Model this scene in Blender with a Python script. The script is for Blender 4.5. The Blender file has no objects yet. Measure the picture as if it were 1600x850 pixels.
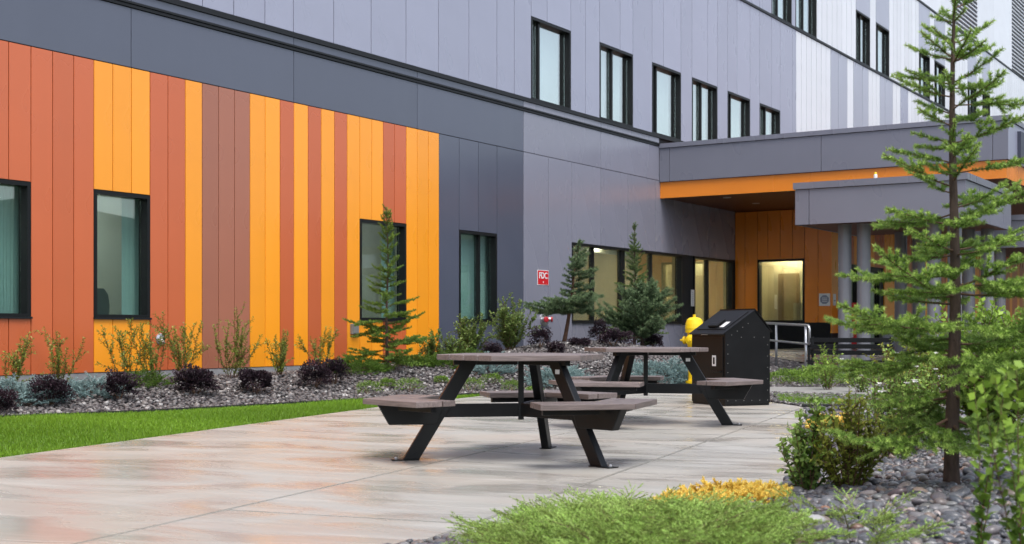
import bpy, bmesh, math, random
import numpy as np
from mathutils import Vector
R = math.radians
scene = bpy.context.scene
col = scene.collection
rng = np.random.default_rng(7)
random.seed(7)

# ------------------------------------------------------------------ camera
FPX, HOR, CH = 2067.0, 515.0, 1.0          # focal length and horizon in photo pixels, eye height
cam_d = bpy.data.cameras.new('camera')
cam = bpy.data.objects.new('camera', cam_d)
col.objects.link(cam)
scene.camera = cam
cam.location = (0, 0, CH)
cam.rotation_euler = (R(90), 0, 0)
cam_d.sensor_width = 36
cam_d.lens = 36 * FPX / 1600
cam_d.shift_y = (HOR - 425) / 1600
cam_d.clip_end = 2000
cam_d.dof.use_dof = True
cam_d.dof.focus_distance = 13.5
cam_d.dof.aperture_fstop = 4.5
scene.render.resolution_x, scene.render.resolution_y = 1024, 544

# ------------------------------------------------------------------ world, sun, exposure
SUN_EL, SUN_AZ = 64, 158                     # azimuth clockwise from +Y
w = bpy.data.worlds.new('World')
scene.world = w
w.use_nodes = True
nt = w.node_tree
nt.nodes.clear()
sky = nt.nodes.new('ShaderNodeTexSky')
sky.sky_type = 'NISHITA'
sky.sun_disc = False
sky.sun_elevation = R(SUN_EL)
sky.sun_rotation = R(SUN_AZ)
sky.air_density = 1.0
sky.dust_density = 3.0
hsv = nt.nodes.new('ShaderNodeHueSaturation')
hsv.inputs['Saturation'].default_value = 0.6
bg = nt.nodes.new('ShaderNodeBackground')
bg.inputs['Strength'].default_value = 0.15
wo = nt.nodes.new('ShaderNodeOutputWorld')
nt.links.new(sky.outputs[0], hsv.inputs['Color'])
nt.links.new(hsv.outputs[0], bg.inputs[0])
nt.links.new(bg.outputs[0], wo.inputs[0])
sd = bpy.data.lights.new('sun', 'SUN')
sd.energy = 1.5
sd.angle = R(28)
sd.color = (1.0, 0.97, 0.93)
sun = bpy.data.objects.new('sun', sd)
col.objects.link(sun)
sdir = Vector((math.sin(R(SUN_AZ)) * math.cos(R(SUN_EL)), math.cos(R(SUN_AZ)) * math.cos(R(SUN_EL)), math.sin(R(SUN_EL))))
sun.rotation_euler = sdir.to_track_quat('Z', 'Y').to_euler()
sun.location = (20, -20, 40)
scene.view_settings.view_transform = 'Standard'
scene.view_settings.look = 'None'
scene.view_settings.gamma = 1
scene.view_settings.use_curve_mapping = False
scene.view_settings.exposure = 0.8
scene.render.engine = 'CYCLES'

# ------------------------------------------------------------------ materials
def srgb(r, g, b):
    f = lambda c: (c / 255 / 12.92) if c / 255 <= 0.04045 else ((c / 255 + 0.055) / 1.055) ** 2.4
    return (f(r), f(g), f(b))

def N(t, kind, **kw):
    n = t.nodes.new(kind)
    for k, v in kw.items():
        setattr(n, k, v)
    return n

def newmat(name):
    m = bpy.data.materials.new(name)
    m.use_nodes = True
    t = m.node_tree
    b = t.nodes['Principled BSDF']
    return m, t, b

def varied(t, base, amt, kind='noise', scale=3.0, detail=4.0, coord='Object', stretch=None, rot=0.0):
    """base colour times (1 +- amt) by noise / object random / island random"""
    if kind == 'noise':
        tc = N(t, 'ShaderNodeTexCoord')
        mp = N(t, 'ShaderNodeMapping')
        if stretch:
            mp.inputs['Scale'].default_value = stretch
        mp.inputs['Rotation'].default_value = (0, 0, rot)
        t.links.new(tc.outputs[coord], mp.inputs[0])
        nz = N(t, 'ShaderNodeTexNoise')
        nz.inputs['Scale'].default_value = scale
        nz.inputs['Detail'].default_value = detail
        t.links.new(mp.outputs[0], nz.inputs['Vector'])
        src = nz.outputs[0]
    elif kind == 'object':
        src = N(t, 'ShaderNodeObjectInfo').outputs['Random']
    else:
        src = N(t, 'ShaderNodeNewGeometry').outputs['Random Per Island']
    mr = N(t, 'ShaderNodeMapRange')
    mr.inputs['From Min'].default_value = 0.25 if kind == 'noise' else 0
    mr.inputs['From Max'].default_value = 0.75 if kind == 'noise' else 1
    mr.inputs['To Min'].default_value = 1 - amt
    mr.inputs['To Max'].default_value = 1 + amt
    t.links.new(src, mr.inputs[0])
    mx = N(t, 'ShaderNodeMix', data_type='RGBA', blend_type='MULTIPLY')
    mx.inputs[0].default_value = 1
    if isinstance(base, tuple):
        mx.inputs[6].default_value = (*base, 1)
    else:
        t.links.new(base, mx.inputs[6])
    cb = N(t, 'ShaderNodeCombineColor')
    for i in range(3):
        t.links.new(mr.outputs[0], cb.inputs[i])
    t.links.new(cb.outputs[0], mx.inputs[7])
    return mx.outputs[2]

def add_bump(t, b, scale=40, strength=0.2, dist=0.01, detail=4, stretch=None, rot=0.0):
    tc = N(t, 'ShaderNodeTexCoord')
    mp = N(t, 'ShaderNodeMapping')
    if stretch:
        mp.inputs['Scale'].default_value = stretch
    mp.inputs['Rotation'].default_value = (0, 0, rot)
    nz = N(t, 'ShaderNodeTexNoise')
    nz.inputs['Scale'].default_value = scale
    nz.inputs['Detail'].default_value = detail
    bp = N(t, 'ShaderNodeBump')
    bp.inputs['Strength'].default_value = strength
    bp.inputs['Distance'].default_value = dist
    t.links.new(tc.outputs['Object'], mp.inputs[0])
    t.links.new(mp.outputs[0], nz.inputs['Vector'])
    t.links.new(nz.outputs[0], bp.inputs['Height'])
    t.links.new(bp.outputs[0], b.inputs['Normal'])

def simple(name, c, rough=0.5, metal=0.0, namt=0.08, nscale=4.0, oamt=0.0, bump=None, spec=0.5, stretch=None, rot=0.0):
    m, t, b = newmat(name)
    o = varied(t, c, namt, 'noise', nscale, stretch=stretch, rot=rot)
    if oamt:
        o = varied(t, o, oamt, 'object')
    t.links.new(o, b.inputs['Base Color'])
    b.inputs['Roughness'].default_value = rough
    b.inputs['Metallic'].default_value = metal
    b.inputs['Specular IOR Level'].default_value = spec
    if bump:
        add_bump(t, b, *bump, stretch=stretch, rot=rot)
    return m

def panel_mat(name, c, rough=0.36):
    rough -= 0.08
    # painted metal composite panel: faint waviness and a slight tone change from sheet to sheet
    m, t, b = newmat(name)
    o = varied(t, c, 0.035, 'noise', 1.3)
    o = varied(t, o, 0.012, 'noise', 5.0, 3.0, stretch=(1, 1, 0.05))
    o = varied(t, o, 0.05, 'object')
    t.links.new(o, b.inputs['Base Color'])
    tc = N(t, 'ShaderNodeTexCoord')
    mp = N(t, 'ShaderNodeMapping')
    mp.inputs['Scale'].default_value = (1.5, 1.5, 0.6)
    nz = N(t, 'ShaderNodeTexNoise')
    nz.inputs['Scale'].default_value = 1.0
    nz.inputs['Detail'].default_value = 2.0
    mr = N(t, 'ShaderNodeMapRange')
    mr.inputs['From Min'].default_value = 0.3
    mr.inputs['From Max'].default_value = 0.7
    mr.inputs['To Min'].default_value = rough - 0.03
    mr.inputs['To Max'].default_value = rough + 0.05
    t.links.new(tc.outputs['Object'], mp.inputs[0])
    t.links.new(mp.outputs[0], nz.inputs['Vector'])
    t.links.new(nz.outputs[0], mr.inputs[0])
    t.links.new(mr.outputs[0], b.inputs['Roughness'])
    b.inputs['Specular IOR Level'].default_value = 0.75
    add_bump(t, b, 0.9, 0.04, 0.05, 0)
    return m

def emission(name, c, s):
    m, t, b = newmat(name)
    b.inputs['Base Color'].default_value = (*c, 1)
    b.inputs['Emission Color'].default_value = (*c, 1)
    b.inputs['Emission Strength'].default_value = s
    return m

def glass_mat(name, tint, base_refl=0.12):
    m, t, b = newmat(name)
    t.nodes.remove(b)
    tr = N(t, 'ShaderNodeBsdfTransparent')
    tr.inputs[0].default_value = (*tint, 1)
    gl = N(t, 'ShaderNodeBsdfGlossy')
    gl.inputs['Roughness'].default_value = 0.015
    gl.inputs['Color'].default_value = (0.97, 1.0, 0.97, 1)
    lw = N(t, 'ShaderNodeLayerWeight')
    lw.inputs[0].default_value = 0.5
    pw = N(t, 'ShaderNodeMath', operation='POWER')
    pw.inputs[1].default_value = 4.0
    t.links.new(lw.outputs['Facing'], pw.inputs[0])
    mr = N(t, 'ShaderNodeMapRange')
    mr.inputs['To Min'].default_value = base_refl
    t.links.new(pw.outputs[0], mr.inputs[0])
    mx = N(t, 'ShaderNodeMixShader')
    t.links.new(mr.outputs[0], mx.inputs[0])
    t.links.new(tr.outputs[0], mx.inputs[1])
    t.links.new(gl.outputs[0], mx.inputs[2])
    t.links.new(mx.outputs[0], t.nodes['Material Output'].inputs[0])
    return m

def leaf_mat(name, c_old, c_new, var=0.35, rough=0.45, trans=0.3):
    m, t, b = newmat(name)
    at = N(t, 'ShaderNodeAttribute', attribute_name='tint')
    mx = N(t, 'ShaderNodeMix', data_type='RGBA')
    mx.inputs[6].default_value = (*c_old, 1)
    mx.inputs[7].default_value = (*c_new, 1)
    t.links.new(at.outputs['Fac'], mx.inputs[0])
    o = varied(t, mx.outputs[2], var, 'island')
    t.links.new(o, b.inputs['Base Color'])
    b.inputs['Roughness'].default_value = rough
    b.inputs['Specular IOR Level'].default_value = 0.35
    tl = N(t, 'ShaderNodeBsdfTranslucent')
    t.links.new(o, tl.inputs[0])
    ms = N(t, 'ShaderNodeMixShader')
    ms.inputs[0].default_value = trans
    t.links.new(b.outputs[0], ms.inputs[1])
    t.links.new(tl.outputs[0], ms.inputs[2])
    t.links.new(ms.outputs[0], t.nodes['Material Output'].inputs[0])
    return m

def ramp_island(name, stops, rough=0.5, bump=None, spec=0.5, namt=0.15, nscale=40):
    m, t, b = newmat(name)
    g = N(t, 'ShaderNodeNewGeometry')
    oi = N(t, 'ShaderNodeObjectInfo')
    ad = N(t, 'ShaderNodeMath', operation='ADD')
    t.links.new(g.outputs['Random Per Island'], ad.inputs[0])
    t.links.new(oi.outputs['Random'], ad.inputs[1])
    fr = N(t, 'ShaderNodeMath', operation='FRACT')
    t.links.new(ad.outputs[0], fr.inputs[0])
    cr = N(t, 'ShaderNodeValToRGB')
    cr.color_ramp.interpolation = 'LINEAR'
    el = cr.color_ramp.elements
    el[0].position, el[0].color = stops[0][0], (*stops[0][1], 1)
    el[1].position, el[1].color = stops[-1][0], (*stops[-1][1], 1)
    for p, c in stops[1:-1]:
        e = el.new(p)
        e.color = (*c, 1)
    t.links.new(fr.outputs[0], cr.inputs[0])
    o = varied(t, cr.outputs[0], namt, 'noise', nscale)
    t.links.new(o, b.inputs['Base Color'])
    b.inputs['Roughness'].default_value = rough
    b.inputs['Specular IOR Level'].default_value = spec
    return m

M = {}
M['orange'] = panel_mat('panel_orange', (0.95, 0.345, 0.016))
M['rust'] = panel_mat('panel_rust', (0.56, 0.125, 0.040))
M['brown'] = panel_mat('panel_brown', (0.36, 0.13, 0.078))
M['slate'] = panel_mat('panel_slate', (0.082, 0.092, 0.132), 0.3)
M['grey'] = panel_mat('panel_grey', (0.23, 0.235, 0.295), 0.34)
M['lgrey'] = panel_mat('panel_light_grey', (0.315, 0.33, 0.43), 0.36)
M['bgrey'] = panel_mat('panel_blue_grey', (0.36, 0.38, 0.47), 0.38)
M['white'] = panel_mat('panel_white', (0.70, 0.73, 0.79), 0.42)
M['fascia'] = panel_mat('panel_fascia', (0.175, 0.18, 0.225), 0.36)
M['orange_shaded'] = panel_mat('panel_shaded_orange', (0.80, 0.235, 0.013))  # orange darkened for the canopy shade on the vestibule; the band shares it
M['backing'] = simple('joint_backing', (0.02, 0.02, 0.022), 0.8)
M['black_alu'] = simple('black_aluminium', (0.008, 0.009, 0.010), 0.4, 0.0, 0.05, spec=0.25)
M['flash'] = simple('dark_flashing', (0.012, 0.013, 0.015), 0.45, spec=0.3)
M['plinth'] = simple('concrete_plinth', (0.27, 0.27, 0.28), 0.8, 0, 0.15, 6, bump=(60, 0.2, 0.005, 5))
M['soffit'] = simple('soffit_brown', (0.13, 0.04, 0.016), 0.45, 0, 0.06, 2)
M['glass_teal'] = glass_mat('glass_teal', (0.74, 0.87, 0.85), 0.16)
M['glass_clear'] = glass_mat('glass_clear', (0.82, 0.9, 0.88), 0.2)
M['glass_sky'] = glass_mat('glass_sky', (0.92, 0.98, 0.99), 0.42)
M['blind'] = simple('roller_blind', (0.82, 0.84, 0.81), 0.8, 0, 0.03, 1)
M['curtain'] = simple('curtain', (0.62, 0.70, 0.68), 0.9, 0, 0.12, 6, stretch=(6, 6, 0.1))
M['room'] = simple('room_wall', (0.52, 0.47, 0.36), 0.8, 0, 0.05, 1)
M['room_door'] = simple('room_door', (0.30, 0.20, 0.11), 0.5, 0, 0.1, 3)
M['cupboard'] = simple('cupboard', (0.42, 0.36, 0.27), 0.6, 0, 0.05, 2)
M['room_teal'] = simple('room_wall_pale', (0.58, 0.53, 0.45), 0.8, 0, 0.05, 1)
M['room_warm'] = simple('room_wall_warm', (0.62, 0.53, 0.36), 0.8, 0, 0.05, 1)
M['lamp'] = emission('ceiling_emitter', (1.0, 0.84, 0.58), 30.0)
M['fill_cool'] = emission('added_room_fill', (0.92, 0.96, 1.0), 20.0)  # added glow to brighten the teal-glass rooms, no known lamp
M['downlight'] = simple('downlight_rim', (0.6, 0.6, 0.6), 0.3, 0.3)
M['column'] = simple('column_grey', (0.20, 0.205, 0.23), 0.34, 0, 0.04, 2)
M['louver'] = simple('louver_dark', (0.05, 0.055, 0.085), 0.45)
M['steel_black'] = simple('black_powder_coat', (0.006, 0.0065, 0.0075), 0.38, 0, 0.25, 9, bump=(180, 0.06, 0.002, 3), spec=0.28)
M['bin_black'] = simple('bin_black', (0.006, 0.006, 0.0065), 0.42, 0, 0.3, 5, bump=(150, 0.05, 0.002, 3), spec=0.25)
M['galv'] = simple('galvanised', (0.50, 0.52, 0.55), 0.35, 0.75, 0.12, 20)
M['steel'] = simple('dull_steel', (0.55, 0.55, 0.56), 0.3, 0.8, 0.1, 20)
M['yellow'] = simple('hydrant_yellow', (0.86, 0.60, 0.01), 0.35, 0, 0.08, 8)
M['red'] = simple('sign_red', (0.62, 0.012, 0.02), 0.4, 0, 0.03)
M['red_cap'] = simple('red_cap', (0.42, 0.02, 0.03), 0.4)
M['sign_white'] = simple('sign_white', (0.78, 0.79, 0.8), 0.45, 0, 0.03)
M['sign_grey'] = simple('sign_grey', (0.25, 0.28, 0.36), 0.45, 0, 0.03)
M['label'] = simple('label_white', (0.7, 0.7, 0.7), 0.5, 0, 0.05)
M['grey_box'] = simple('grey_box', (0.2, 0.2, 0.19), 0.5)
M['chair_teal'] = simple('chair_fabric', (0.015, 0.06, 0.085), 0.8)
M['bark'] = simple('bark', (0.072, 0.047, 0.035), 0.9, 0, 0.45, 30, bump=(60, 0.9, 0.01, 6), stretch=(1, 1, 0.35))
M['bark_red'] = simple('bark_red', (0.12, 0.06, 0.035), 0.8, 0, 0.4, 30)
M['twig'] = simple('twig', (0.13, 0.075, 0.045), 0.8, 0, 0.3, 30)
M['soil'] = simple('soil', (0.035, 0.032, 0.033), 0.95, 0, 0.3, 30, bump=(60, 0.6, 0.02, 6))
M['turf'] = simple('turf', (0.09, 0.17, 0.02), 0.9, 0, 0.3, 20)
M['ground'] = simple('ground_far', (0.075, 0.085, 0.04), 0.9, 0, 0.3, 0.2)
M['unseen_ridge'] = simple('unseen_ridge', (0.05, 0.065, 0.05), 0.95, 0, 0.4, 0.06)
M['edging'] = simple('black_edging', (0.012, 0.012, 0.012), 0.6)
M['kerb'] = simple('path_concrete', (0.27, 0.265, 0.255), 0.5, 0, 0.15, 4, bump=(50, 0.15, 0.006, 5))
M['pebble'] = ramp_island('pebble', [(0.0, (0.035, 0.036, 0.042)), (0.18, (0.078, 0.080, 0.090)), (0.34, (0.125, 0.129, 0.140)),
    (0.48, (0.066, 0.043, 0.046)), (0.6, (0.164, 0.156, 0.160)), (0.72, (0.058, 0.066, 0.080)), (0.82, (0.211, 0.160, 0.132)),
    (0.9, (0.094, 0.098, 0.096)), (0.965, (0.351, 0.343, 0.344)), (0.99, (0.265, 0.125, 0.064)), (1.0, (0.05, 0.05, 0.055))], 0.36, spec=0.5, namt=0.25, nscale=55)
M['lava'] = ramp_island('lava_pebble', [(0.0, (0.04, 0.037, 0.038)), (0.25, (0.10, 0.092, 0.092)), (0.45, (0.06, 0.05, 0.052)),
    (0.62, (0.16, 0.15, 0.148)), (0.78, (0.085, 0.07, 0.068)), (0.9, (0.22, 0.20, 0.19)), (0.97, (0.42, 0.41, 0.40)), (1.0, (0.07, 0.06, 0.06))], 0.5, spec=0.4, namt=0.2, nscale=40)

# wet stamped concrete: long wood-like streaks, warm and grey patches, wet sheen
PA = math.atan2(0.932, 0.361)     # patio long axis
def patio_mat(name, dark=1.0, rot=None, con=1.0):
    m, t, b = newmat(name)
    rot = -(PA - math.pi / 2) if rot is None else rot
    tc = N(t, 'ShaderNodeTexCoord')
    def noise(scale, detail, stretch, distort=0.0, rough=0.55):
        mp = N(t, 'ShaderNodeMapping')
        mp.inputs['Rotation'].default_value = (0, 0, rot)
        mp2 = N(t, 'ShaderNodeMapping')
        mp2.inputs['Scale'].default_value = stretch
        t.links.new(tc.outputs['Object'], mp.inputs[0])
        t.links.new(mp.outputs[0], mp2.inputs[0])
        nz = N(t, 'ShaderNodeTexNoise')
        nz.inputs['Scale'].default_value = scale
        nz.inputs['Detail'].default_value = detail
        nz.inputs['Roughness'].default_value = rough
        nz.inputs['Distortion'].default_value = distort
        t.links.new(mp2.outputs[0], nz.inputs['Vector'])
        return nz.outputs[0]
    def ramp(src, stops):
        cr = N(t, 'ShaderNodeValToRGB')
        el = cr.color_ramp.elements
        el[0].position, el[0].color = stops[0][0], (*stops[0][1], 1)
        el[1].position, el[1].color = stops[-1][0], (*stops[-1][1], 1)
        for p, c in stops[1:-1]:
            e = el.new(p)
            e.color = (*c, 1)
        t.links.new(src, cr.inputs[0])
        return cr.outputs[0]
    streak = noise(1.0, 8, (0.55, 7.5, 1), 0.6, 0.62)
    patch = noise(0.55, 3, (0.7, 1.3, 1), 0.4)
    fine = noise(3.0, 6, (0.6, 16, 1), 0.3, 0.6)
    k = dark
    L = lambda v, m: tuple(k * (m_ + (x - m_) * con) for x, m_ in zip(v, m))
    mid = (0.365, 0.355, 0.33)
    c1 = ramp(streak, [(0.28, L((0.24, 0.22, 0.20), mid)), (0.40, L((0.38, 0.36, 0.34), mid)), (0.52, L(mid, mid)), (0.72, L((0.54, 0.53, 0.52), mid))])
    c2 = ramp(patch, [(0.36, (0.96, 0.97, 0.97)), (0.5, (1.0, 0.99, 0.96)), (0.63, (1.03, 0.97, 0.91)), (0.75, (1.04, 0.94, 0.86))])
    mx = N(t, 'ShaderNodeMix', data_type='RGBA', blend_type='MULTIPLY')
    mx.inputs[0].default_value = 1
    t.links.new(c1, mx.inputs[6])
    t.links.new(c2, mx.inputs[7])
    c3 = ramp(fine, [(0.35, (1 - 0.13 * con,) * 3), (0.5, (1, 1, 1)), (0.68, (1 + 0.06 * con,) * 3)])
    mx2 = N(t, 'ShaderNodeMix', data_type='RGBA', blend_type='MULTIPLY')
    mx2.inputs[0].default_value = 1
    t.links.new(mx.outputs[2], mx2.inputs[6])
    t.links.new(c3, mx2.inputs[7])
    t.links.new(mx2.outputs[2], b.inputs['Base Color'])
    wet = noise(0.9, 5, (0.8, 1.9, 1), 1.0)
    mr = N(t, 'ShaderNodeMapRange')
    mr.inputs['From Min'].default_value = 0.36
    mr.inputs['From Max'].default_value = 0.62
    mr.inputs['To Min'].default_value = 0.14
    mr.inputs['To Max'].default_value = 0.5
    t.links.new(wet, mr.inputs[0])
    t.links.new(mr.outputs[0], b.inputs['Roughness'])
    b.inputs['Specular IOR Level'].default_value = 0.5
    bp = N(t, 'ShaderNodeBump')
    bp.inputs['Strength'].default_value = 0.18
    bp.inputs['Distance'].default_value = 0.006
    t.links.new(fine, bp.inputs['Height'])
    t.links.new(bp.outputs[0], b.inputs['Normal'])
    return m
M['patio'] = patio_mat('stamped_concrete', 1.0, None, 0.55)
M['patio_smooth'] = patio_mat('smooth_concrete', 1.02, None, 0.3)
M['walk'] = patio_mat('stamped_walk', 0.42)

def plank_mat():
    m, t, b = newmat('composite_plank')
    o = varied(t, (0.175, 0.140, 0.132), 0.34, 'noise', 6, 6, stretch=(1.0, 14, 14))
    o = varied(t, o, 0.16, 'object')
    t.links.new(o, b.inputs['Base Color'])
    b.inputs['Roughness'].default_value = 0.42
    add_bump(t, b, 9, 0.35, 0.004, 6, stretch=(1.0, 16, 16))
    return m
M['plank'] = plank_mat()

G = {}
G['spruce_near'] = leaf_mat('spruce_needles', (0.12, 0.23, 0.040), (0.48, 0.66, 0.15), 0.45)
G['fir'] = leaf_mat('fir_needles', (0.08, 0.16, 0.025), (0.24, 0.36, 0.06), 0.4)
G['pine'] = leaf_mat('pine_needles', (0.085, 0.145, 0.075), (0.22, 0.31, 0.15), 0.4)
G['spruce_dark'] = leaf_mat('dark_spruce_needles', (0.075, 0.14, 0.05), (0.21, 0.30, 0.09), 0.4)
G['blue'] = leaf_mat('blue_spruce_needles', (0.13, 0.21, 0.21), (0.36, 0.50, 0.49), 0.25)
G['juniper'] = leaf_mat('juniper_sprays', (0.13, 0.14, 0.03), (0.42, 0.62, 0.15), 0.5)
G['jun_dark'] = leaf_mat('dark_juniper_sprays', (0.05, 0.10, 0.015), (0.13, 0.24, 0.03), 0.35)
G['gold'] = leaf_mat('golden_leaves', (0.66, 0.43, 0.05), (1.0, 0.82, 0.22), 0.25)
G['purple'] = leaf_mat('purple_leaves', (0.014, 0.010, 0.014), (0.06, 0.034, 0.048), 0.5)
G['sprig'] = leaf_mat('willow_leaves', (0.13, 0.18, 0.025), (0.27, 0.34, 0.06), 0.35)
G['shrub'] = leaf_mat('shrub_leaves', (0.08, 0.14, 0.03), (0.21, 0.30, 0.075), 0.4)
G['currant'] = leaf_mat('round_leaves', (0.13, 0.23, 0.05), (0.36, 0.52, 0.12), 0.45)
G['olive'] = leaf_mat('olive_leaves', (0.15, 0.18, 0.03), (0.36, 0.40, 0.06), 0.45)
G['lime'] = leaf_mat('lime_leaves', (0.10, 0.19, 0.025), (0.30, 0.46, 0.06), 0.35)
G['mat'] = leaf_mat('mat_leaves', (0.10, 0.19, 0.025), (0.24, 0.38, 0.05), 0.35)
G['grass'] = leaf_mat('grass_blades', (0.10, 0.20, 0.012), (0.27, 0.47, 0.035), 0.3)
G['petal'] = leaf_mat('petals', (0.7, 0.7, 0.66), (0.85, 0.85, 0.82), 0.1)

# ------------------------------------------------------------------ object helpers
def wloc(o):
    v = np.zeros(3)
    while o is not None:
        v += np.array(o.location)
        o = o.parent
    return v

def tag(o, label=None, cat=None, group=None, kind=None):
    if label: o['label'] = label
    if cat: o['category'] = cat
    if group: o['group'] = group
    if kind: o['kind'] = kind
    return o

def empty(name, loc, label=None, cat=None, group=None, parent=None):
    o = bpy.data.objects.new(name, None)
    col.objects.link(o)
    if parent is not None:
        o.parent = parent
        o.location = np.array(loc) - wloc(parent)
    else:
        o.location = loc
    o.empty_display_size = 0.2
    return tag(o, label, cat, group)

def link(name, me, parent=None, loc=None):
    o = bpy.data.objects.new(name, me)
    col.objects.link(o)
    if parent is not None:
        o.parent = parent
    if loc is not None:
        o.location = loc
    return o

def mk(name, V, F, mat, parent=None, smooth=False, bevel=0.0, tint=None, origin=None):
    """one mesh object from WORLD coordinates (made local to its parent, or to `origin`)"""
    V = np.asarray(V, dtype=np.float64)
    off = np.zeros(3)
    if parent is not None:
        off = wloc(parent)
    loc = None
    if origin is not None:
        o3 = np.asarray(origin, dtype=float)
        loc = o3 - off
        off = o3
    V = V - off
    me = bpy.data.meshes.new(name)
    if isinstance(F, np.ndarray):
        n, k = F.shape
        me.vertices.add(len(V))
        me.vertices.foreach_set('co', V.astype(np.float32).ravel())
        me.loops.add(n * k)
        me.loops.foreach_set('vertex_index', F.astype(np.int32).ravel())
        me.polygons.add(n)
        me.polygons.foreach_set('loop_start', np.arange(0, n * k, k, dtype=np.int32))
        me.update(calc_edges=True)
    else:
        me.from_pydata([tuple(v) for v in V], [], F)
        me.update()
    if bevel > 0:
        bm = bmesh.new()
        bm.from_mesh(me)
        bmesh.ops.recalc_face_normals(bm, faces=bm.faces)
        bmesh.ops.bevel(bm, geom=bm.edges[:], offset=bevel, segments=2, affect='EDGES', profile=0.6)
        bm.to_mesh(me)
        bm.free()
    if tint is not None:
        a = me.attributes.new('tint', 'FLOAT', 'POINT')
        a.data.foreach_set('value', np.asarray(tint, dtype=np.float32))
    if smooth:
        me.polygons.foreach_set('use_smooth', np.ones(len(me.polygons), dtype=bool))
    me.materials.append(mat)
    return link(name, me, parent, loc)

class MB:
    """collects shapes into one mesh"""
    def __init__(s): s.V, s.F = [], []
    def add(s, V, F):
        o = len(s.V)
        s.V += [tuple(v) for v in V]
        s.F += [tuple(i + o for i in f) for f in F]
        return s
    def prism(s, poly, z0, z1):
        n = len(poly)
        V = [(p[0], p[1], z0) for p in poly] + [(p[0], p[1], z1) for p in poly]
        F = [tuple(range(n - 1, -1, -1)), tuple(range(n, 2 * n))] + [(i, (i + 1) % n, (i + 1) % n + n, i + n) for i in range(n)]
        return s.add(V, F)
    def obb(s, o, ex, ey, ez):
        o, ex, ey, ez = map(np.asarray, (o, ex, ey, ez))
        V = [o, o + ex, o + ex + ey, o + ey, o + ez, o + ex + ez, o + ex + ey + ez, o + ey + ez]
        return s.add(V, [(3, 2, 1, 0), (4, 5, 6, 7), (0, 1, 5, 4), (1, 2, 6, 5), (2, 3, 7, 6), (3, 0, 4, 7)])
    def loft(s, A, B):
        """two same-length 3D polygons joined"""
        n = len(A)
        return s.add(list(A) + list(B), [tuple(range(n - 1, -1, -1)), tuple(range(n, 2 * n))] + [(i, (i + 1) % n, (i + 1) % n + n, i + n) for i in range(n)])
    def tube(s, pts, rad, n=8, cap=True):
        pts = [np.asarray(p, float) for p in pts]
        rad = [rad] * len(pts) if np.isscalar(rad) else rad
        V, F = [], []
        up = np.array([0.13, 0.07, 1.0])
        for i, p in enumerate(pts):
            a = pts[min(i + 1, len(pts) - 1)] - pts[max(i - 1, 0)]
            a = a / (np.linalg.norm(a) + 1e-9)
            h = up if abs(a @ up) < 0.95 else np.array([1.0, 0.1, 0])
            u = np.cross(a, h); u /= np.linalg.norm(u)
            v = np.cross(a, u)
            for k in range(n):
                t = 2 * math.pi * k / n
                V.append(p + rad[i] * (math.cos(t) * u + math.sin(t) * v))
        for i in range(len(pts) - 1):
            for k in range(n):
                F.append((i * n + k, i * n + (k + 1) % n, (i + 1) * n + (k + 1) % n, (i + 1) * n + k))
        if cap:
            F.append(tuple(range(n - 1, -1, -1)))
            F.append(tuple((len(pts) - 1) * n + k for k in range(n)))
        return s.add(V, F)
    def lathe(s, c, prof, n=20, axis=(0, 0, 1)):
        a = np.asarray(axis, float); a /= np.linalg.norm(a)
        return s.tube([np.asarray(c) + a * h for r, h in prof], [max(r, 1e-4) for r, h in prof], n)
    def build(s, name, mat, parent=None, **k):
        return mk(name, s.V, s.F, mat, parent, **k)

# ------------------------------------------------------------------ building frame: s along the wall, w out from it
SD = np.array([0.5373, 0.8434]); SN = np.array([-0.8434, 0.5373]); DW = 14.85
def W(s, w, z):
    p = SD * s + SN * (DW - w)
    return np.array([p[0], p[1], z])
def s_of(px, w=0.0):
    u = (px - 800) / FPX
    t = (DW - w) / (SN[0] * u + SN[1])
    return t * (SD[0] * u + SD[1])
def w_of(px, s):
    """w where pixel column px crosses the plane of constant s"""
    u = (px - 800) / FPX
    t = s / (SD[0] * u + SD[1])
    return DW - t * (SN[0] * u + SN[1])
def at(px, w):
    p = SD * s_of(px, w) + SN * (DW - w)
    return p
def gp(px, py, z=0.0):
    Y = (CH - z) * FPX / (py - HOR)
    return np.array([(px - 800) / FPX * Y, Y])
def wbox(mb, s0, s1, w0, w1, z0, z1):
    return mb.obb(W(s0, w0, z0), W(s1, w0, z0) - W(s0, w0, z0), W(s0, w1, z0) - W(s0, w0, z0), (0, 0, z1 - z0))

# ------------------------------------------------------------------ ground heights
def smooth01(x):
    x = np.clip(x, 0, 1)
    return x * x * (3 - 2 * x)
def poly_dist(P, line):
    """unsigned distance of points P(n,2) to polyline"""
    P = np.atleast_2d(P)
    best = np.full(len(P), 1e9)
    for a, b in zip(line[:-1], line[1:]):
        a, b = np.array(a), np.array(b)
        ab = b - a
        t = np.clip(((P - a) @ ab) / (ab @ ab), 0, 1)
        best = np.minimum(best, np.linalg.norm(P - (a + t[:, None] * ab), axis=1))
    return best
def inside(P, poly):
    P = np.atleast_2d(P)
    x, y = P[:, 0], P[:, 1]
    r = np.zeros(len(P), bool)
    n = len(poly)
    for i in range(n):
        x0, y0 = poly[i]; x1, y1 = poly[(i + 1) % n]
        c = ((y0 > y) != (y1 > y)) & (x < (x1 - x0) * (y - y0) / ((y1 - y0) if y1 != y0 else 1e-9) + x0)
        r ^= c
    return r

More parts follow.
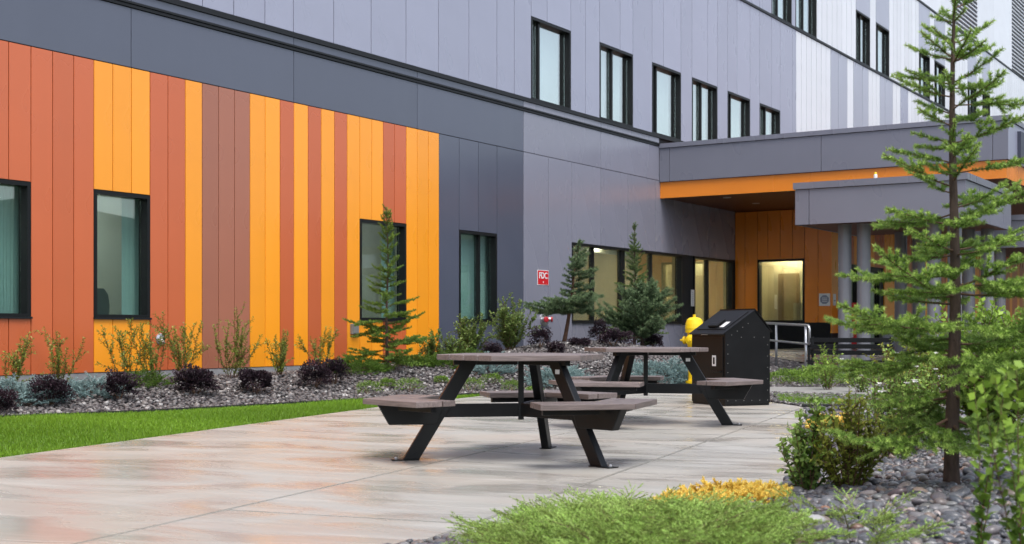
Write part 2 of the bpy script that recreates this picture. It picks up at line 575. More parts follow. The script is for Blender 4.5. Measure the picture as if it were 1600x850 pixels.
PATIO_L = [(-6.87, 1.78), (-4.0, 10.35), (-1.79, 16.94), (0.04, 21.1)]
BED_FRONT = [(-10.1, 8.36), (-5.84, 15.1), (-4.32, 16.34), (-2.12, 18.96), (0.04, 21.15), (1.2, 21.35), (2.8, 20.9), (3.4, 19.6), (3.65, 18.0), (3.75, 17.35), (5.0, 17.2), (16, 16.4)]
FORE_EDGE = [(-4.5, 2.6), (-2.5, 4.4), (-0.48, 6.2), (0.70, 7.25), (1.62, 8.2), (1.9, 8.99), (3.755, 16.9), (5.0, 17.1), (16, 16.3)]
PATIO = PATIO_L + [(1.2, 21.3), (2.8, 20.85), (3.38, 19.6), (3.62, 18.0), (3.74, 17.3), (3.755, 16.9), (1.9, 8.99), (1.62, 8.2), (0.70, 7.25), (-0.48, 6.2), (-2.5, 4.4), (-4.5, 2.6)]
FORE_POLY = FORE_EDGE + [(16, 1.2), (-4.5, 1.2)]
BED_POLY = BED_FRONT + [tuple(W(75, 12, 0)[:2]), tuple(W(75, 0, 0)[:2]), tuple(W(-4, 0, 0)[:2])]

def T(P):
    P = np.atleast_2d(np.asarray(P, float))[:, :2]
    s = P @ SD
    ww = DW - P @ SN
    inb = inside(P, BED_POLY)
    e = poly_dist(P, BED_FRONT)
    left = np.interp(s, [0, 10, 16, 20, 26, 34], [0.22, 0.26, 0.30, 0.38, 0.42, 0.47])
    left = left + 0.36 * np.exp(-((s - 23.2) / 2.6) ** 2 - ((ww - 1.7) / 1.7) ** 2)
    right = 0.47 * smooth01((s - 23) / 10.5)
    k = smooth01((ww - 3.4) / 2.2)
    zb = (left * (1 - k) + right * k) * smooth01(e / 2.3)
    inf = inside(P, FORE_POLY)
    zf = 0.17 * smooth01(poly_dist(P, FORE_EDGE) / 1.7)
    return np.where(inb, zb, np.where(inf, zf, -0.03)) - 0.012
def T1(x, y):
    return float(T([(x, y)])[0])

# ------------------------------------------------------------------ setting: ground, added ridge, patio, lawns, beds
mk('ground', [(-900, -900, -0.2), (900, -900, -0.2), (900, 900, -0.2), (-900, 900, -0.2)], [(0, 1, 2, 3)], M['ground'])['kind'] = 'structure'

def reflection_ridge():  # unseen ridge added to darken the horizon mirrored in the windows
    V, F = [], []
    n = 96
    for i in range(n + 1):
        a = R(100) + (R(340)) * i / n            # all round except straight behind the building
        h = 16 + 5 * math.sin(i * 0.37) + 3 * math.sin(i * 1.13 + 1) + 1.5 * math.sin(i * 2.9)
        for r, z in ((120, -0.3), (128, h * 0.55), (140, h), (190, h * 1.15), (300, -0.3)):
            V.append((r * math.cos(a), r * math.sin(a) - 10, z))
    for i in range(n):
        for j in range(4):
            F.append((i * 5 + j, (i + 1) * 5 + j, (i + 1) * 5 + j + 1, i * 5 + j + 1))
    o = mk('reflection_ridge', V, F, M['unseen_ridge'], smooth=True)
    o['kind'] = 'structure'
reflection_ridge()

def clip(poly, nx, ny, c):
    """keep nx*x+ny*y <= c"""
    out = []
    for i in range(len(poly)):
        a, b = poly[i], poly[(i + 1) % len(poly)]
        da, db = nx * a[0] + ny * a[1] - c, nx * b[0] + ny * b[1] - c
        if da <= 0: out.append(a)
        if (da < 0) != (db < 0) and da != db:
            t = da / (da - db)
            out.append((a[0] + t * (b[0] - a[0]), a[1] + t * (b[1] - a[1])))
    return out

def area(p):
    return 0.5 * sum(p[i][0] * p[(i + 1) % len(p)][1] - p[(i + 1) % len(p)][0] * p[i][1] for i in range(len(p)))

def slab_mesh(name, poly, z0, z1, mat, parent=None, bevel=0.0):
    if area(poly) < 0: poly = poly[::-1]
    bm = bmesh.new()
    vs = [bm.verts.new((p[0], p[1], z0)) for p in poly]
    f = bm.faces.new(vs)
    r = bmesh.ops.extrude_face_region(bm, geom=[f])
    for v in r['geom']:
        if isinstance(v, bmesh.types.BMVert): v.co.z = z1
    bmesh.ops.recalc_face_normals(bm, faces=bm.faces)
    if bevel:
        ed = [e for e in bm.edges if all(v.co.z > z1 - 1e-5 for v in e.verts)]
        bmesh.ops.bevel(bm, geom=ed, offset=bevel, segments=2, affect='EDGES')
    bmesh.ops.triangulate(bm, faces=[f for f in bm.faces if len(f.verts) > 4])
    me = bpy.data.meshes.new(name)
    bm.to_mesh(me); bm.free()
    me.materials.append(mat)
    return link(name, me, parent)

pat = slab_mesh('patio', PATIO, -0.18, -0.012, M['soil'])
pat['kind'] = 'structure'
ax, bx = np.array([0.361, 0.932]), np.array([0.932, -0.361])
JB, JG = [-99, -4.13, -2.65, 99], 0.010
cross = {0: [], 1: [6.27, 12.4], 2: [8.9, 13.6]}
for i in range(3):
    strip = clip(clip(PATIO, bx[0], bx[1], JB[i + 1] - JG), -bx[0], -bx[1], -(JB[i] + JG))
    cuts = [-99] + cross[i] + [99]
    for a0, a1 in zip(cuts[:-1], cuts[1:]):
        p = clip(clip(strip, ax[0], ax[1], a1 - JG), -ax[0], -ax[1], -(a0 + JG))
        if len(p) > 2:
            slab_mesh('slab', p, -0.1, 0.0, M['patio_smooth' if i == 0 else 'patio'], pat, 0.005)

def terrain(name, poly, step, mat, bounds):
    x0, x1, y0, y1 = bounds
    xs, ys = np.arange(x0, x1 + step, step), np.arange(y0, y1 + step, step)
    X, Y = np.meshgrid(xs, ys)
    P = np.stack([X.ravel(), Y.ravel()], 1)
    Z = T(P)
    idx = np.arange(len(P)).reshape(X.shape)
    C = np.stack([(X[:-1, :-1] + step / 2).ravel(), (Y[:-1, :-1] + step / 2).ravel()], 1)
    keep = inside(C, poly)
    F = np.stack([idx[:-1, :-1].ravel(), idx[:-1, 1:].ravel(), idx[1:, 1:].ravel(), idx[1:, :-1].ravel()], 1)[keep]
    o = mk(name, np.column_stack([P, Z]), F, mat, smooth=True)
    o['kind'] = 'structure'
    return o
BED_BIG = [(p[0] - 0.0, p[1] - 0.15) for p in BED_FRONT] + BED_POLY[len(BED_FRONT):]
bed = terrain('planting_bed', BED_BIG, 0.2, M['soil'], (-12, 45, 2, 66))
fbed = terrain('rock_bed', FORE_POLY, 0.15, M['soil'], (-4.5, 16, 1.2, 17.3))

LAWN_L = PATIO_L[::-1] + [(-12.5, 2.6), (-10.1, 8.36), (-5.84, 15.1), (-4.32, 16.34), (-2.12, 18.96)]
LAWN_R = [(3.82, 17.45), (5.0, 17.3), (15, 16.6), (15, 19.8), (4.0, 20.2), (3.75, 18.6)]
slab_mesh('lawn', LAWN_L, -0.15, -0.02, M['turf'])['kind'] = 'structure'
slab_mesh('lawn', LAWN_R, -0.15, -0.004, M['turf'])['kind'] = 'structure'
slab_mesh('garden_path', [(3.7, 20.3), (15, 19.9), (15, 22.5), (3.75, 22.9)], -0.1, 0.012, M['kerb'], bevel=0.01)['kind'] = 'structure'

def drape(name, sw_poly, mat, dz, step=0.5):
    poly = [tuple(W(s, ww, 0)[:2]) for s, ww in sw_poly]
    s0, s1 = min(p[0] for p in sw_poly), max(p[0] for p in sw_poly)
    w0, w1 = min(p[1] for p in sw_poly), max(p[1] for p in sw_poly)
    ns, nw = int((s1 - s0) / step) + 1, int((w1 - w0) / step) + 1
    V, F = [], []
    for i in range(ns + 1):
        for j in range(nw + 1):
            p = W(s0 + (s1 - s0) * i / ns, w0 + (w1 - w0) * j / nw, 0)
            V.append((p[0], p[1], T1(p[0], p[1]) + dz))
    for i in range(ns):
        for j in range(nw):
            a = i * (nw + 1) + j
            F.append((a, a + 1, a + nw + 2, a + nw + 1))
    o = mk(name, V, F, mat, smooth=True)
    o['kind'] = 'structure'
    return o
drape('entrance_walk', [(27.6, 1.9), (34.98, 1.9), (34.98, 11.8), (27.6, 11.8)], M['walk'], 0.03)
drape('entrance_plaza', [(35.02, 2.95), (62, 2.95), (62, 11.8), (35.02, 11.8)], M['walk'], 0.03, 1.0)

# black edging strip between lawn and rock bed
def edging(line, z, parent, h=0.05, wd=0.02):
    mb = MB()
    for a, b in zip(line[:-1], line[1:]):
        a, b = np.array(a), np.array(b)
        d = (b - a) / np.linalg.norm(b - a)
        n = np.array([-d[1], d[0]]) * wd
        mb.obb((a[0], a[1], z), (*(b - a), 0), (*n, 0), (0, 0, h))
    return mb.build('edging', M['edging'], parent)
edging(BED_FRONT[:5], -0.03, bed)
edging([(3.8, 17.36), (5.0, 17.22), (15, 16.5)], -0.03, bed)

# ------------------------------------------------------------------ pebbles and grass
def ico(sub):
    bm = bmesh.new()
    bmesh.ops.create_icosphere(bm, subdivisions=sub, radius=1)
    V = np.array([v.co for v in bm.verts]); F = np.array([[v.index for v in f.verts] for f in bm.faces])
    bm.free()
    return V, F
def pebble_shapes(sub, n):
    V, F = ico(sub)
    out = []
    for i in range(n):
        k = rng.normal(size=(3, 3)) * 1.3
        d = 1 + 0.13 * np.sin(V @ k[0]) + 0.11 * np.sin(V @ k[1] + 1) + 0.08 * np.sin(V @ k[2] + 2)
        out.append(V * d[:, None] * np.array([rng.uniform(0.9, 1.3), rng.uniform(0.7, 0.95), rng.uniform(0.45, 0.7)]))
    return out, F
def rot_xyz(n, tilt):
    a = rng.uniform(0, 2 * np.pi, n); b = rng.normal(0, tilt, n); c = rng.normal(0, tilt, n)
    ca, sa, cb, sb, cc, sc = np.cos(a), np.sin(a), np.cos(b), np.sin(b), np.cos(c), np.sin(c)
    Rm = np.empty((n, 3, 3))
    Rm[:, 0, 0] = ca * cb; Rm[:, 0, 1] = ca * sb * sc - sa * cc; Rm[:, 0, 2] = ca * sb * cc + sa * sc
    Rm[:, 1, 0] = sa * cb; Rm[:, 1, 1] = sa * sb * sc + ca * cc; Rm[:, 1, 2] = sa * sb * cc - ca * sc
    Rm[:, 2, 0] = -sb; Rm[:, 2, 1] = cb * sc; Rm[:, 2, 2] = cb * cc
    return Rm
def scatter(poly, spacing, bounds, keep=None):
    x0, x1, y0, y1 = bounds
    X, Y = np.meshgrid(np.arange(x0, x1, spacing), np.arange(y0, y1, spacing))
    P = np.stack([X.ravel(), Y.ravel()], 1)
    P += rng.uniform(-0.5, 0.5, P.shape) * spacing
    P = P[inside(P, poly)]
    if keep is not None: P = P[keep(P)]
    return P
def visible(P, mx=120, ymax=1e9):
    u = 800 + FPX * P[:, 0] / np.maximum(P[:, 1], 0.1)
    v = HOR + (CH - T(P)) * FPX / np.maximum(P[:, 1], 0.1)
    return (u > -mx) & (u < 1600 + mx) & (P[:, 1] > 2) & (v < 850 + mx * 1.2)
def pebbles(name, P, rmin, rmax, sub, mat, label, parent=None, zoff=(0.0, 0.02)):
    shapes, F = pebble_shapes(sub, 8)
    Z = T(P) + rng.uniform(*zoff, len(P))
    rad = rmin + (rmax - rmin) * rng.beta(1.6, 2.4, len(P))
    which = rng.integers(0, 8, len(P))
    Vs, Fs, o = [], [], 0
    for k in range(8):
        ii = np.where(which == k)[0]
        if not len(ii): continue
        Rm = rot_xyz(len(ii), 0.35)
        V = np.einsum('nij,vj->nvi', Rm, shapes[k]) * rad[ii][:, None, None]
        V += np.column_stack([P[ii], Z[ii]])[:, None, :]
        nv = shapes[k].shape[0]
        Vs.append(V.reshape(-1, 3))
        Fs.append((F[None] + (o + np.arange(len(ii)) * nv)[:, None, None]).reshape(-1, 3))
        o += len(ii) * nv
    ob = mk(name, np.concatenate(Vs), np.concatenate(Fs), mat, parent, smooth=True)
    ob['kind'] = 'stuff'
    if parent is None: tag(ob, label, 'gravel')
    return ob

P = scatter(FORE_POLY, 0.037, (-2.0, 5.2, 4.3, 9.6), lambda P: visible(P, 150))
d = np.hypot(P[:, 0] - 1.6, P[:, 1] - 6.4)
v = HOR + CH * FPX / P[:, 1]
order = np.argsort(P[:, 1])
cand = [i for i in order if visible(P[i:i + 1], -10)[0] and 5.6 < P[i, 1] < 8.6 and P[i, 0] > 1.2]
pick = set(cand[::max(1, len(cand) // 280)][:280])
rest = np.array([i for i in range(len(P)) if i not in pick])
pebbles('river_pebbles', P[rest], 0.013, 0.036, 2, M['pebble'], 'smooth multicoloured river pebbles heaped round the tall foreground spruce')
# the largest separate stones of the near bed, each its own object
shapes, F = pebble_shapes(2, 8)
smesh = []
for k in range(8):
    me = bpy.data.meshes.new('river_stone')
    me.from_pydata([tuple(x) for x in shapes[k]], [], [tuple(f) for f in F])
    me.polygons.foreach_set('use_smooth', np.ones(len(me.polygons), dtype=bool))
    me.materials.append(M['pebble'])
    smesh.append(me)
for n, i in enumerate(sorted(pick)):
    o = link('river_stone', smesh[n % 8], fbed, (P[i, 0], P[i, 1], T1(*P[i]) + 0.028))
    r = rng.uniform(0.026, 0.043)
    o.scale = (r, r, r)
    o.rotation_euler = (rng.normal(0, 0.25), rng.normal(0, 0.25), rng.uniform(0, 6.28))
P = scatter(FORE_POLY, 0.075, (-1.0, 9.5, 9.6, 17.2), lambda P: visible(P, 60))
pebbles('river_pebbles', P, 0.025, 0.055, 1, M['pebble'], 'far river pebbles under the shrubs beside the patio edge')

sw = lambda P: (P @ SD, DW - P @ SN)
def leftkeep(P):
    s, ww = sw(P)
    return visible(P, 380) & (s < 27.5) & ~((s > 20) & (ww > 6.2)) & (poly_dist(P, BED_FRONT) > 0.04) & (ww > 0.05)
P = scatter(BED_POLY, 0.062, (-10.5, 8, 8, 30), leftkeep)
pebbles('lava_gravel', P, 0.018, 0.05, 1, M['lava'], 'dark angular gravel in the long bed along the orange wall', zoff=(0.0, 0.022))
def rightkeep(P):
    s, ww = sw(P)
    return visible(P, 60) & (s < 27.5) & (P[:, 1] > 22.9) & (ww > 4.5) & (ww < 11.5)
P = scatter(BED_POLY, 0.10, (3, 12, 22, 34), rightkeep)
pebbles('lava_gravel', P, 0.035, 0.08, 1, M['lava'], 'grey gravel between the garden path and the entrance walk')

def grass(name, poly, bounds, density, label, h=(0.025, 0.055), z=-0.02):
    x0, x1, y0, y1 = bounds
    n = int((x1 - x0) * (y1 - y0) * density)
    P = np.column_stack([rng.uniform(x0, x1, n), rng.uniform(y0, y1, n)])
    P = P[inside(P, poly)]
    u = 800 + FPX * P[:, 0] / P[:, 1]
    P = P[(u > -420) & (u < 1750)]
    n = len(P)
    a = rng.uniform(0, 2 * np.pi, n)
    hh = rng.uniform(*h, n) * (1 + 0.25 * np.sin(P[:, 0] * 2.1 + 1.3 * np.sin(P[:, 1] * 1.7)))
    wd = 0.0035
    B = np.column_stack([P, np.full(n, z)])
    dx = np.column_stack([np.cos(a), np.sin(a), np.zeros(n)]) * wd
    lean = np.column_stack([rng.normal(0, 0.4, n) * hh, rng.normal(0, 0.4, n) * hh, hh])
    V = np.stack([B - dx, B + dx, B + lean], 1).reshape(-1, 3)
    F = np.arange(3 * n).reshape(-1, 3)
    patch = 0.5 + 0.5 * np.sin(P[:, 0] * 1.3 + 2 * np.sin(P[:, 1] * 0.9))
    tint = np.stack([patch * 0.2, patch * 0.2, np.clip(rng.uniform(0.35, 0.9, n) * (0.6 + 0.5 * patch), 0, 1)], 1).ravel()
    o = mk(name, V, F, G['grass'], tint=tint)
    tag(o, label, 'grass', kind='stuff')
grass('lawn_grass', LAWN_L, (-9.0, 0.2, 8.0, 21.2), 4200, 'mown green lawn strip between the patio and the gravel bed')
grass('lawn_grass', LAWN_R, (3.7, 9.0, 16.9, 20.3), 3000, 'small green lawn behind the black litter bin', z=-0.004)

# ------------------------------------------------------------------ vegetation builders
def unit(v):
    return v / (np.linalg.norm(v, axis=-1, keepdims=True) + 1e-9)
def needles(segs, per_m, length, width, up=0.25, fwd=0.55, tipt=None):
    """segs: list of (p0, p1, t0, t1) -> triangle needles and tint"""
    P0 = np.array([s[0] for s in segs]); P1 = np.array([s[1] for s in segs])
    t0 = np.array([s[2] for s in segs]); t1 = np.array([s[3] for s in segs])
    L = np.linalg.norm(P1 - P0, axis=1)
    n = np.maximum(1, (L * per_m).astype(int))
    idx = np.repeat(np.arange(len(segs)), n)
    f = rng.uniform(0, 1, len(idx))
    A = unit(P1 - P0)[idx]
    B = P0[idx] + (P1 - P0)[idx] * f[:, None]
    r = rng.normal(size=(len(idx), 3))
    r = unit(r - A * np.sum(r * A, 1)[:, None])
    r[:, 2] += up
    dirn = unit(A * fwd + unit(r))
    ln = length * rng.uniform(0.7, 1.2, len(idx))
    side = unit(np.cross(dirn, rng.normal(size=(len(idx), 3)))) * width * 0.5
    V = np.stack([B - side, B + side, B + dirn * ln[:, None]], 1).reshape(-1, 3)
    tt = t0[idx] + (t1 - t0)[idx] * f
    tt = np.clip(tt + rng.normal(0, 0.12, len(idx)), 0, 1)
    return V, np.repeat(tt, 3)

def conifer(name, base, H, Rb, label, mat, seed, whorl=0.17, nb=5, need=0.018, wid=0.0022, per_m=700, first=0.12, trunk_r=0.045,
            power=0.85, droop=0.25, lean=(0, 0), latsp=0.055, latlen=0.45, cat='tree', group=None, upcurve=0.35, twig_r=0.004, tert=True, shape=None, jit=0.25, bark='bark', azbias=None, topang=0.75):
    rs = np.random.default_rng(seed)
    base = np.array([base[0], base[1], T1(base[0], base[1])])
    root = empty(name, base, label, cat, group)
    top = base + np.array([lean[0], lean[1], H])
    def axis(h):
        return base + (top - base) * (h / H) + np.array([0.012 * math.sin(h * 3.1 + seed), 0.012 * math.cos(h * 2.3 + seed), 0])
    tm = MB()
    hs = np.linspace(-0.06, H, 16)
    tm.tube([axis(h) for h in hs], [trunk_r * (1 - 0.93 * max(h, 0) / H) ** 0.9 * (1.25 if h < 0.05 else 1) for h in hs], 9)
    segs, wood = [], MB()
    def shoot(p, d, L, r, lvl, t_base):
        nseg = max(2, int(L / 0.05))
        pts = [p]
        q, dd = p.copy(), d.copy()
        for k in range(nseg):
            dd = unit(dd + np.array([0, 0, (upcurve if lvl == 0 else 0.12) / nseg * 1.0]) + rs.normal(0, 0.05, 3))
            q = q + dd * L / nseg
            pts.append(q.copy())
        for k in range(nseg):
            f0, f1 = k / nseg, (k + 1) / nseg
            if lvl == 0 and f0 < 0.12 and L > 0.25: continue
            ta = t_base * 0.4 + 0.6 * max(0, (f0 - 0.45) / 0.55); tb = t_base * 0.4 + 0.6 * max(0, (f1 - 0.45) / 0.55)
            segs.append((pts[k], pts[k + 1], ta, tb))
        if lvl == 0:
            wood.tube(pts, list(np.linspace(r, twig_r * 0.5, len(pts))), 5, cap=False)
        elif r > 0:
            wood.tube([pts[0], pts[len(pts) // 2], pts[-1]], [twig_r * 0.6, twig_r * 0.5, twig_r * 0.3], 3, cap=False)
        return pts
    h = first * H
    while h < H * 0.985:
        fr = (h - first * H) / (H * (1 - first))
        Lm = Rb * ((1 - fr) ** power if shape is None else np.interp(fr, shape[0], shape[1]))
        n = nb if fr < 0.9 else 4
        a0 = rs.uniform(0, 6.28)
        for k in range(n):
            a = a0 + 2 * math.pi * k / n + rs.normal(0, 0.22)
            L = max(0.05, Lm * rs.uniform(1 - jit * 1.6, 1 + jit))
            if azbias: L *= azbias(a, h)
            el = -droop + (droop + topang) * fr ** 1.3 + rs.normal(0, 0.1)
            dirn = np.array([math.cos(a) * math.cos(el), math.sin(a) * math.cos(el), math.sin(el)])
            pts = shoot(axis(h + rs.normal(0, whorl * 0.18)), dirn, L, max(twig_r, trunk_r * 0.22 * (1 - fr)), 0, fr * 0.5)
            m = int(L / latsp)
            for j in range(1, m):
                t = j / m
                if t < 0.15: continue
                q = pts[0] + 0
                x = t * (len(pts) - 1)
                i0 = min(int(x), len(pts) - 2)
                q = pts[i0] + (pts[i0 + 1] - pts[i0]) * (x - i0)
                ad = unit(pts[i0 + 1] - pts[i0])
                for sgn in (-1, 1):
                    if rs.random() < 0.12: continue
                    side = unit(np.cross(ad, np.array([0, 0, 1.0]))) * sgn
                    l2 = np.clip(L * latlen * (1 - t) ** 0.8 * rs.uniform(0.7, 1.15), 0.035, 0.4)
                    dl = unit(ad * rs.uniform(0.7, 1.0) + side * rs.uniform(0.7, 1.0) + np.array([0, 0, rs.normal(-0.02, 0.16)]))
                    p2 = shoot(q, dl, l2, 1 if l2 > 0.12 else 0, 1, 0.5)
                    if tert and l2 > 0.12:
                        for jj in range(1, int(l2 / (latsp * 0.9))):
                            tt = jj / (l2 / (latsp * 0.9))
                            x2 = tt * (len(p2) - 1); i2 = min(int(x2), len(p2) - 2)
                            q2 = p2[i2] + (p2[i2 + 1] - p2[i2]) * (x2 - i2)
                            ad2 = unit(p2[i2 + 1] - p2[i2])
                            s2 = unit(np.cross(ad2, np.array([0, 0, 1.0]))) * (1 if jj % 2 else -1)
                            shoot(q2, unit(ad2 * 0.8 + s2 * 0.8 + np.array([0, 0, rs.normal(0, 0.15)])), np.clip(l2 * 0.4 * (1 - tt) + 0.02, 0.03, 0.12), 0, 2, 0.5)
        h += whorl * (1 - 0.35 * fr) * rs.uniform(0.8, 1.2)
    segs.append((axis(H * 0.9), top, 0.4, 0.9))
    V, tint = needles(segs, per_m, need, wid)
    tm.build('trunk', M[bark], root, smooth=True)
    wood.build('branches', M['twig'], root, smooth=True)
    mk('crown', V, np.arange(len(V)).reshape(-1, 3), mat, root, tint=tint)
    return root

def leaves_at(B, D, length, width, fold=0.25):
    """leaf quads: base, two sides, tip, from B along D"""
    n = len(B)
    D = unit(D)
    S = unit(np.cross(D, rng.normal(size=(n, 3)) + np.array([0, 0, 1.5])))
    U = np.cross(S, D)
    ln = (length * rng.uniform(0.65, 1.2, n))[:, None]
    wd = (width * rng.uniform(0.7, 1.2, n))[:, None] * 0.5
    m = B + D * ln * 0.5
    V = np.stack([B, m + S * wd + U * wd * fold, B + D * ln, m - S * wd + U * wd * fold], 1).reshape(-1, 3)
    return V

def stem_plant(name, base, H, spread, nst, label, mat, leaf=(0.035, 0.016), per_m=70, start=0.15, bend=0.3, stem_r=0.004, group=None, cat='shrub', seed=0, stem='bark_red', tipt=0.8, sub=0, ctr=None, zoff=0.0, leafang=0.9):
    rs = np.random.default_rng(seed)
    base = np.array([base[0], base[1], T1(base[0], base[1]) + zoff])
    root = empty(name, base, label, cat, group)
    st = MB()
    LB, LD, LT = [], [], []
    def stem_(p, d, L, r, lvl):
        n = max(4, int(L / 0.08))
        pts = [p]; q = p.copy(); dd = d.copy()
        for k in range(n):
            dd = unit(dd + rs.normal(0, bend * 0.25, 3) + np.array([0, 0, 0.03]))
            q = q + dd * L / n
            pts.append(q.copy())
        st.tube(pts, list(np.linspace(r, r * 0.35, n + 1)), 4, cap=False)
        m = max(3, int(L * per_m))
        for j in range(m):
            t = start * (1 if lvl == 0 else 0.1) + (1 - start * (1 if lvl == 0 else 0.1)) * (j + rs.random()) / m
            x = t * n; i0 = min(int(x), n - 1)
            q = pts[i0] + (pts[i0 + 1] - pts[i0]) * (x - i0)
            ad = unit(pts[i0 + 1] - pts[i0])
            r3 = unit(rs.normal(size=3)); r3 = unit(r3 - ad * (r3 @ ad))
            LB.append(q); LD.append(ad * 0.6 + r3 * leafang); LT.append(np.clip(t * tipt + rs.normal(0, 0.15), 0, 1))
        if lvl < sub:
            for j in range(int(L / 0.11)):
                t = rs.uniform(0.25, 0.92); x = t * n; i0 = min(int(x), n - 1)
                ad = unit(pts[i0 + 1] - pts[i0])
                r3 = unit(rs.normal(size=3))
                stem_(pts[i0], unit(ad * 0.8 + r3 * 0.7), L * rs.uniform(0.18, 0.4) * (1.1 - t * 0.5), r * 0.6, lvl + 1)
    for k in range(nst):
        a = rs.uniform(0, 6.28)
        o = rs.uniform(0, 0.12) * spread
        lean = rs.uniform(0.05, 1.0) * spread / max(H, 0.1)
        d = unit(np.array([math.cos(a) * lean, math.sin(a) * lean, 1.0]))
        stem_(base + np.array([math.cos(a) * o, math.sin(a) * o, -0.02]), d, H * rs.uniform(0.55, 1.0) * (1.0 if lean < 0.5 * spread / max(H, .1) else 0.9), stem_r, 0)
    V = leaves_at(np.array(LB), np.array(LD), *leaf)
    st.build('stems', M[stem], root, smooth=True)
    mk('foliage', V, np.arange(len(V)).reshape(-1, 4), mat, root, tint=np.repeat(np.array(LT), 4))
    return root

def ball_shrub(name, base, rx, ry, rz, label, mat, n=1600, leaf=(0.03, 0.014), group=None, cat='shrub', seed=0, lumps=0.18, stems=6, zoff=0.0, spiky=0.6, kind=None, cz=0.55):
    """rounded or mat-forming shrub: leaves through an uneven dome with twigs inside"""
    rs = np.random.default_rng(seed)
    base = np.array([base[0], base[1], T1(base[0], base[1]) + zoff])
    root = empty(name, base, label, cat, group)
    d = unit(rs.normal(size=(n, 3)))
    d[:, 2] = np.where(d[:, 2] < -0.35, -d[:, 2], d[:, 2])
    k = rs.normal(size=(4, 3)) * 3.2
    lump = 1 + lumps * (np.sin(d @ k[0]) + np.sin(d @ k[1] + 1) + 0.7 * np.sin((d @ k[2]) * 2 + 2))
    rad = (rs.uniform(0.25, 1.0, n) ** 0.42) * lump
    B = base + np.array([0, 0, rz * cz]) + d * rad[:, None] * np.array([rx, ry, rz * (1 - cz * 0.4)])
    g = T(B[:, :2]) + zoff
    B[:, 2] = np.maximum(B[:, 2], g + 0.005)
    D = d * spiky + rs.normal(0, 0.55, (n, 3)) + np.array([0, 0, 0.35])
    V = leaves_at(B, D, *leaf)
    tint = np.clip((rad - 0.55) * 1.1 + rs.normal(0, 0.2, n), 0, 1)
    st = MB()
    for i in range(stems):
        a = rs.uniform(0, 6.28)
        e = base + np.array([math.cos(a) * rx * 0.7, math.sin(a) * ry * 0.7, rz * rs.uniform(0.6, 1.1)])
        st.tube([base + np.array([0, 0, -0.02]), (base + e) / 2 + np.array([0, 0, rz * 0.1]), e], [0.008, 0.005, 0.002], 4, cap=False)
    st.build('stems', M['twig'], root, smooth=True)
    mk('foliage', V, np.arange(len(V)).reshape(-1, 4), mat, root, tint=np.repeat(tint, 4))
    return root

def spray_mat(name, pts, label, mat, n, slen=0.14, need=0.016, wid=0.004, per_m=260, hgt=0.12, seed=0, cat='shrub', rise=0.5, out=None, tw=5, group=None):
    """low spreading conifer: feathery sprays covering a ground polygon"""
    rs = np.random.default_rng(seed)
    poly = [tuple(p) for p in pts]
    x0, x1 = min(p[0] for p in poly), max(p[0] for p in poly)
    y0, y1 = min(p[1] for p in poly), max(p[1] for p in poly)
    P = np.column_stack([rs.uniform(x0, x1, n * 4), rs.uniform(y0, y1, n * 4)])
    P = P[inside(P, poly)][:n]
    c = np.array([np.mean([p[0] for p in poly]), np.mean([p[1] for p in poly])])
    e = poly_dist(P, poly + [poly[0]])
    base = np.array([c[0], c[1], T1(*c)])
    root = empty(name, base, label, cat, group)
    Z = T(P) + 0.01 + hgt * np.clip(e / 0.35, 0, 1) ** 0.6 * rs.uniform(0.3, 1.0, len(P)) * (1 + 0.4 * np.sin(P[:, 0] * 7) * np.sin(P[:, 1] * 6))
    segs, wood = [], MB()
    for i in range(len(P)):
        a = rs.uniform(0, 6.28)
        if rs.random() < 0.6:
            v = P[i] - c
            a = math.atan2(v[1], v[0]) + rs.normal(0, 0.7)
        el = rs.uniform(0.05, rise)
        d = np.array([math.cos(a) * math.cos(el), math.sin(a) * math.cos(el), math.sin(el)])
        p = np.array([P[i, 0], P[i, 1], Z[i]])
        L = slen * rs.uniform(0.6, 1.4)
        tk = rs.uniform(0.5, 1.15)
        q = p + d * L
        mid = (p + q) / 2 + np.array([0, 0, L * 0.06])
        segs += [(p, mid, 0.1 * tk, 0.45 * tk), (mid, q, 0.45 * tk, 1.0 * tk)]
        if i % 3 == 0: wood.tube([p - d * L * 0.6 - np.array([0, 0, 0.03]), mid, q], [0.003, 0.002, 0.001], 3, cap=False)
        for j in range(tw):
            t = 0.15 + 0.75 * j / tw
            b = p + (q - p) * t
            sd_ = unit(np.cross(d, np.array([0, 0, 1.0]))) * (1 if j % 2 else -1)
            d2 = unit(d * 0.9 + sd_ * 0.65 + np.array([0, 0, rs.normal(0.1, 0.2)]))
            segs.append((b, b + d2 * L * 0.45 * (1.1 - t * 0.6), 0.3 * tk, 0.95 * tk))
    V, tint = needles(segs, per_m, need, wid, up=0.1, fwd=1.3)
    wood.build('stems', M['twig'], root, smooth=True)
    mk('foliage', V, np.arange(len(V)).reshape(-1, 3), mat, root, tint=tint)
    return root

def blob_poly(c, rx, ry, seed, n=14, rot=0.0):
    rs = np.random.default_rng(seed)
    out = []
    for i in range(n):
        a = 2 * math.pi * i / n
        r = 1 + rs.uniform(-0.18, 0.18)
        x, y = rx * r * math.cos(a), ry * r * math.sin(a)
        out.append((c[0] + x * math.cos(rot) - y * math.sin(rot), c[1] + x * math.sin(rot) + y * math.cos(rot)))
    return out

# ------------------------------------------------------------------ the building
ZP, Z1, Z2a, Z2b, Z3, Z4, Z5, ZT = 0.396, 4.77, 5.63, 5.72, 5.90, 10.48, 14.3, 20.0
S_L, S_R = -2.0, 88.0
bld = empty('panel_building', W(20, 0, 0), 'long hospital block clad in orange, rust, slate and white metal panels', 'building')

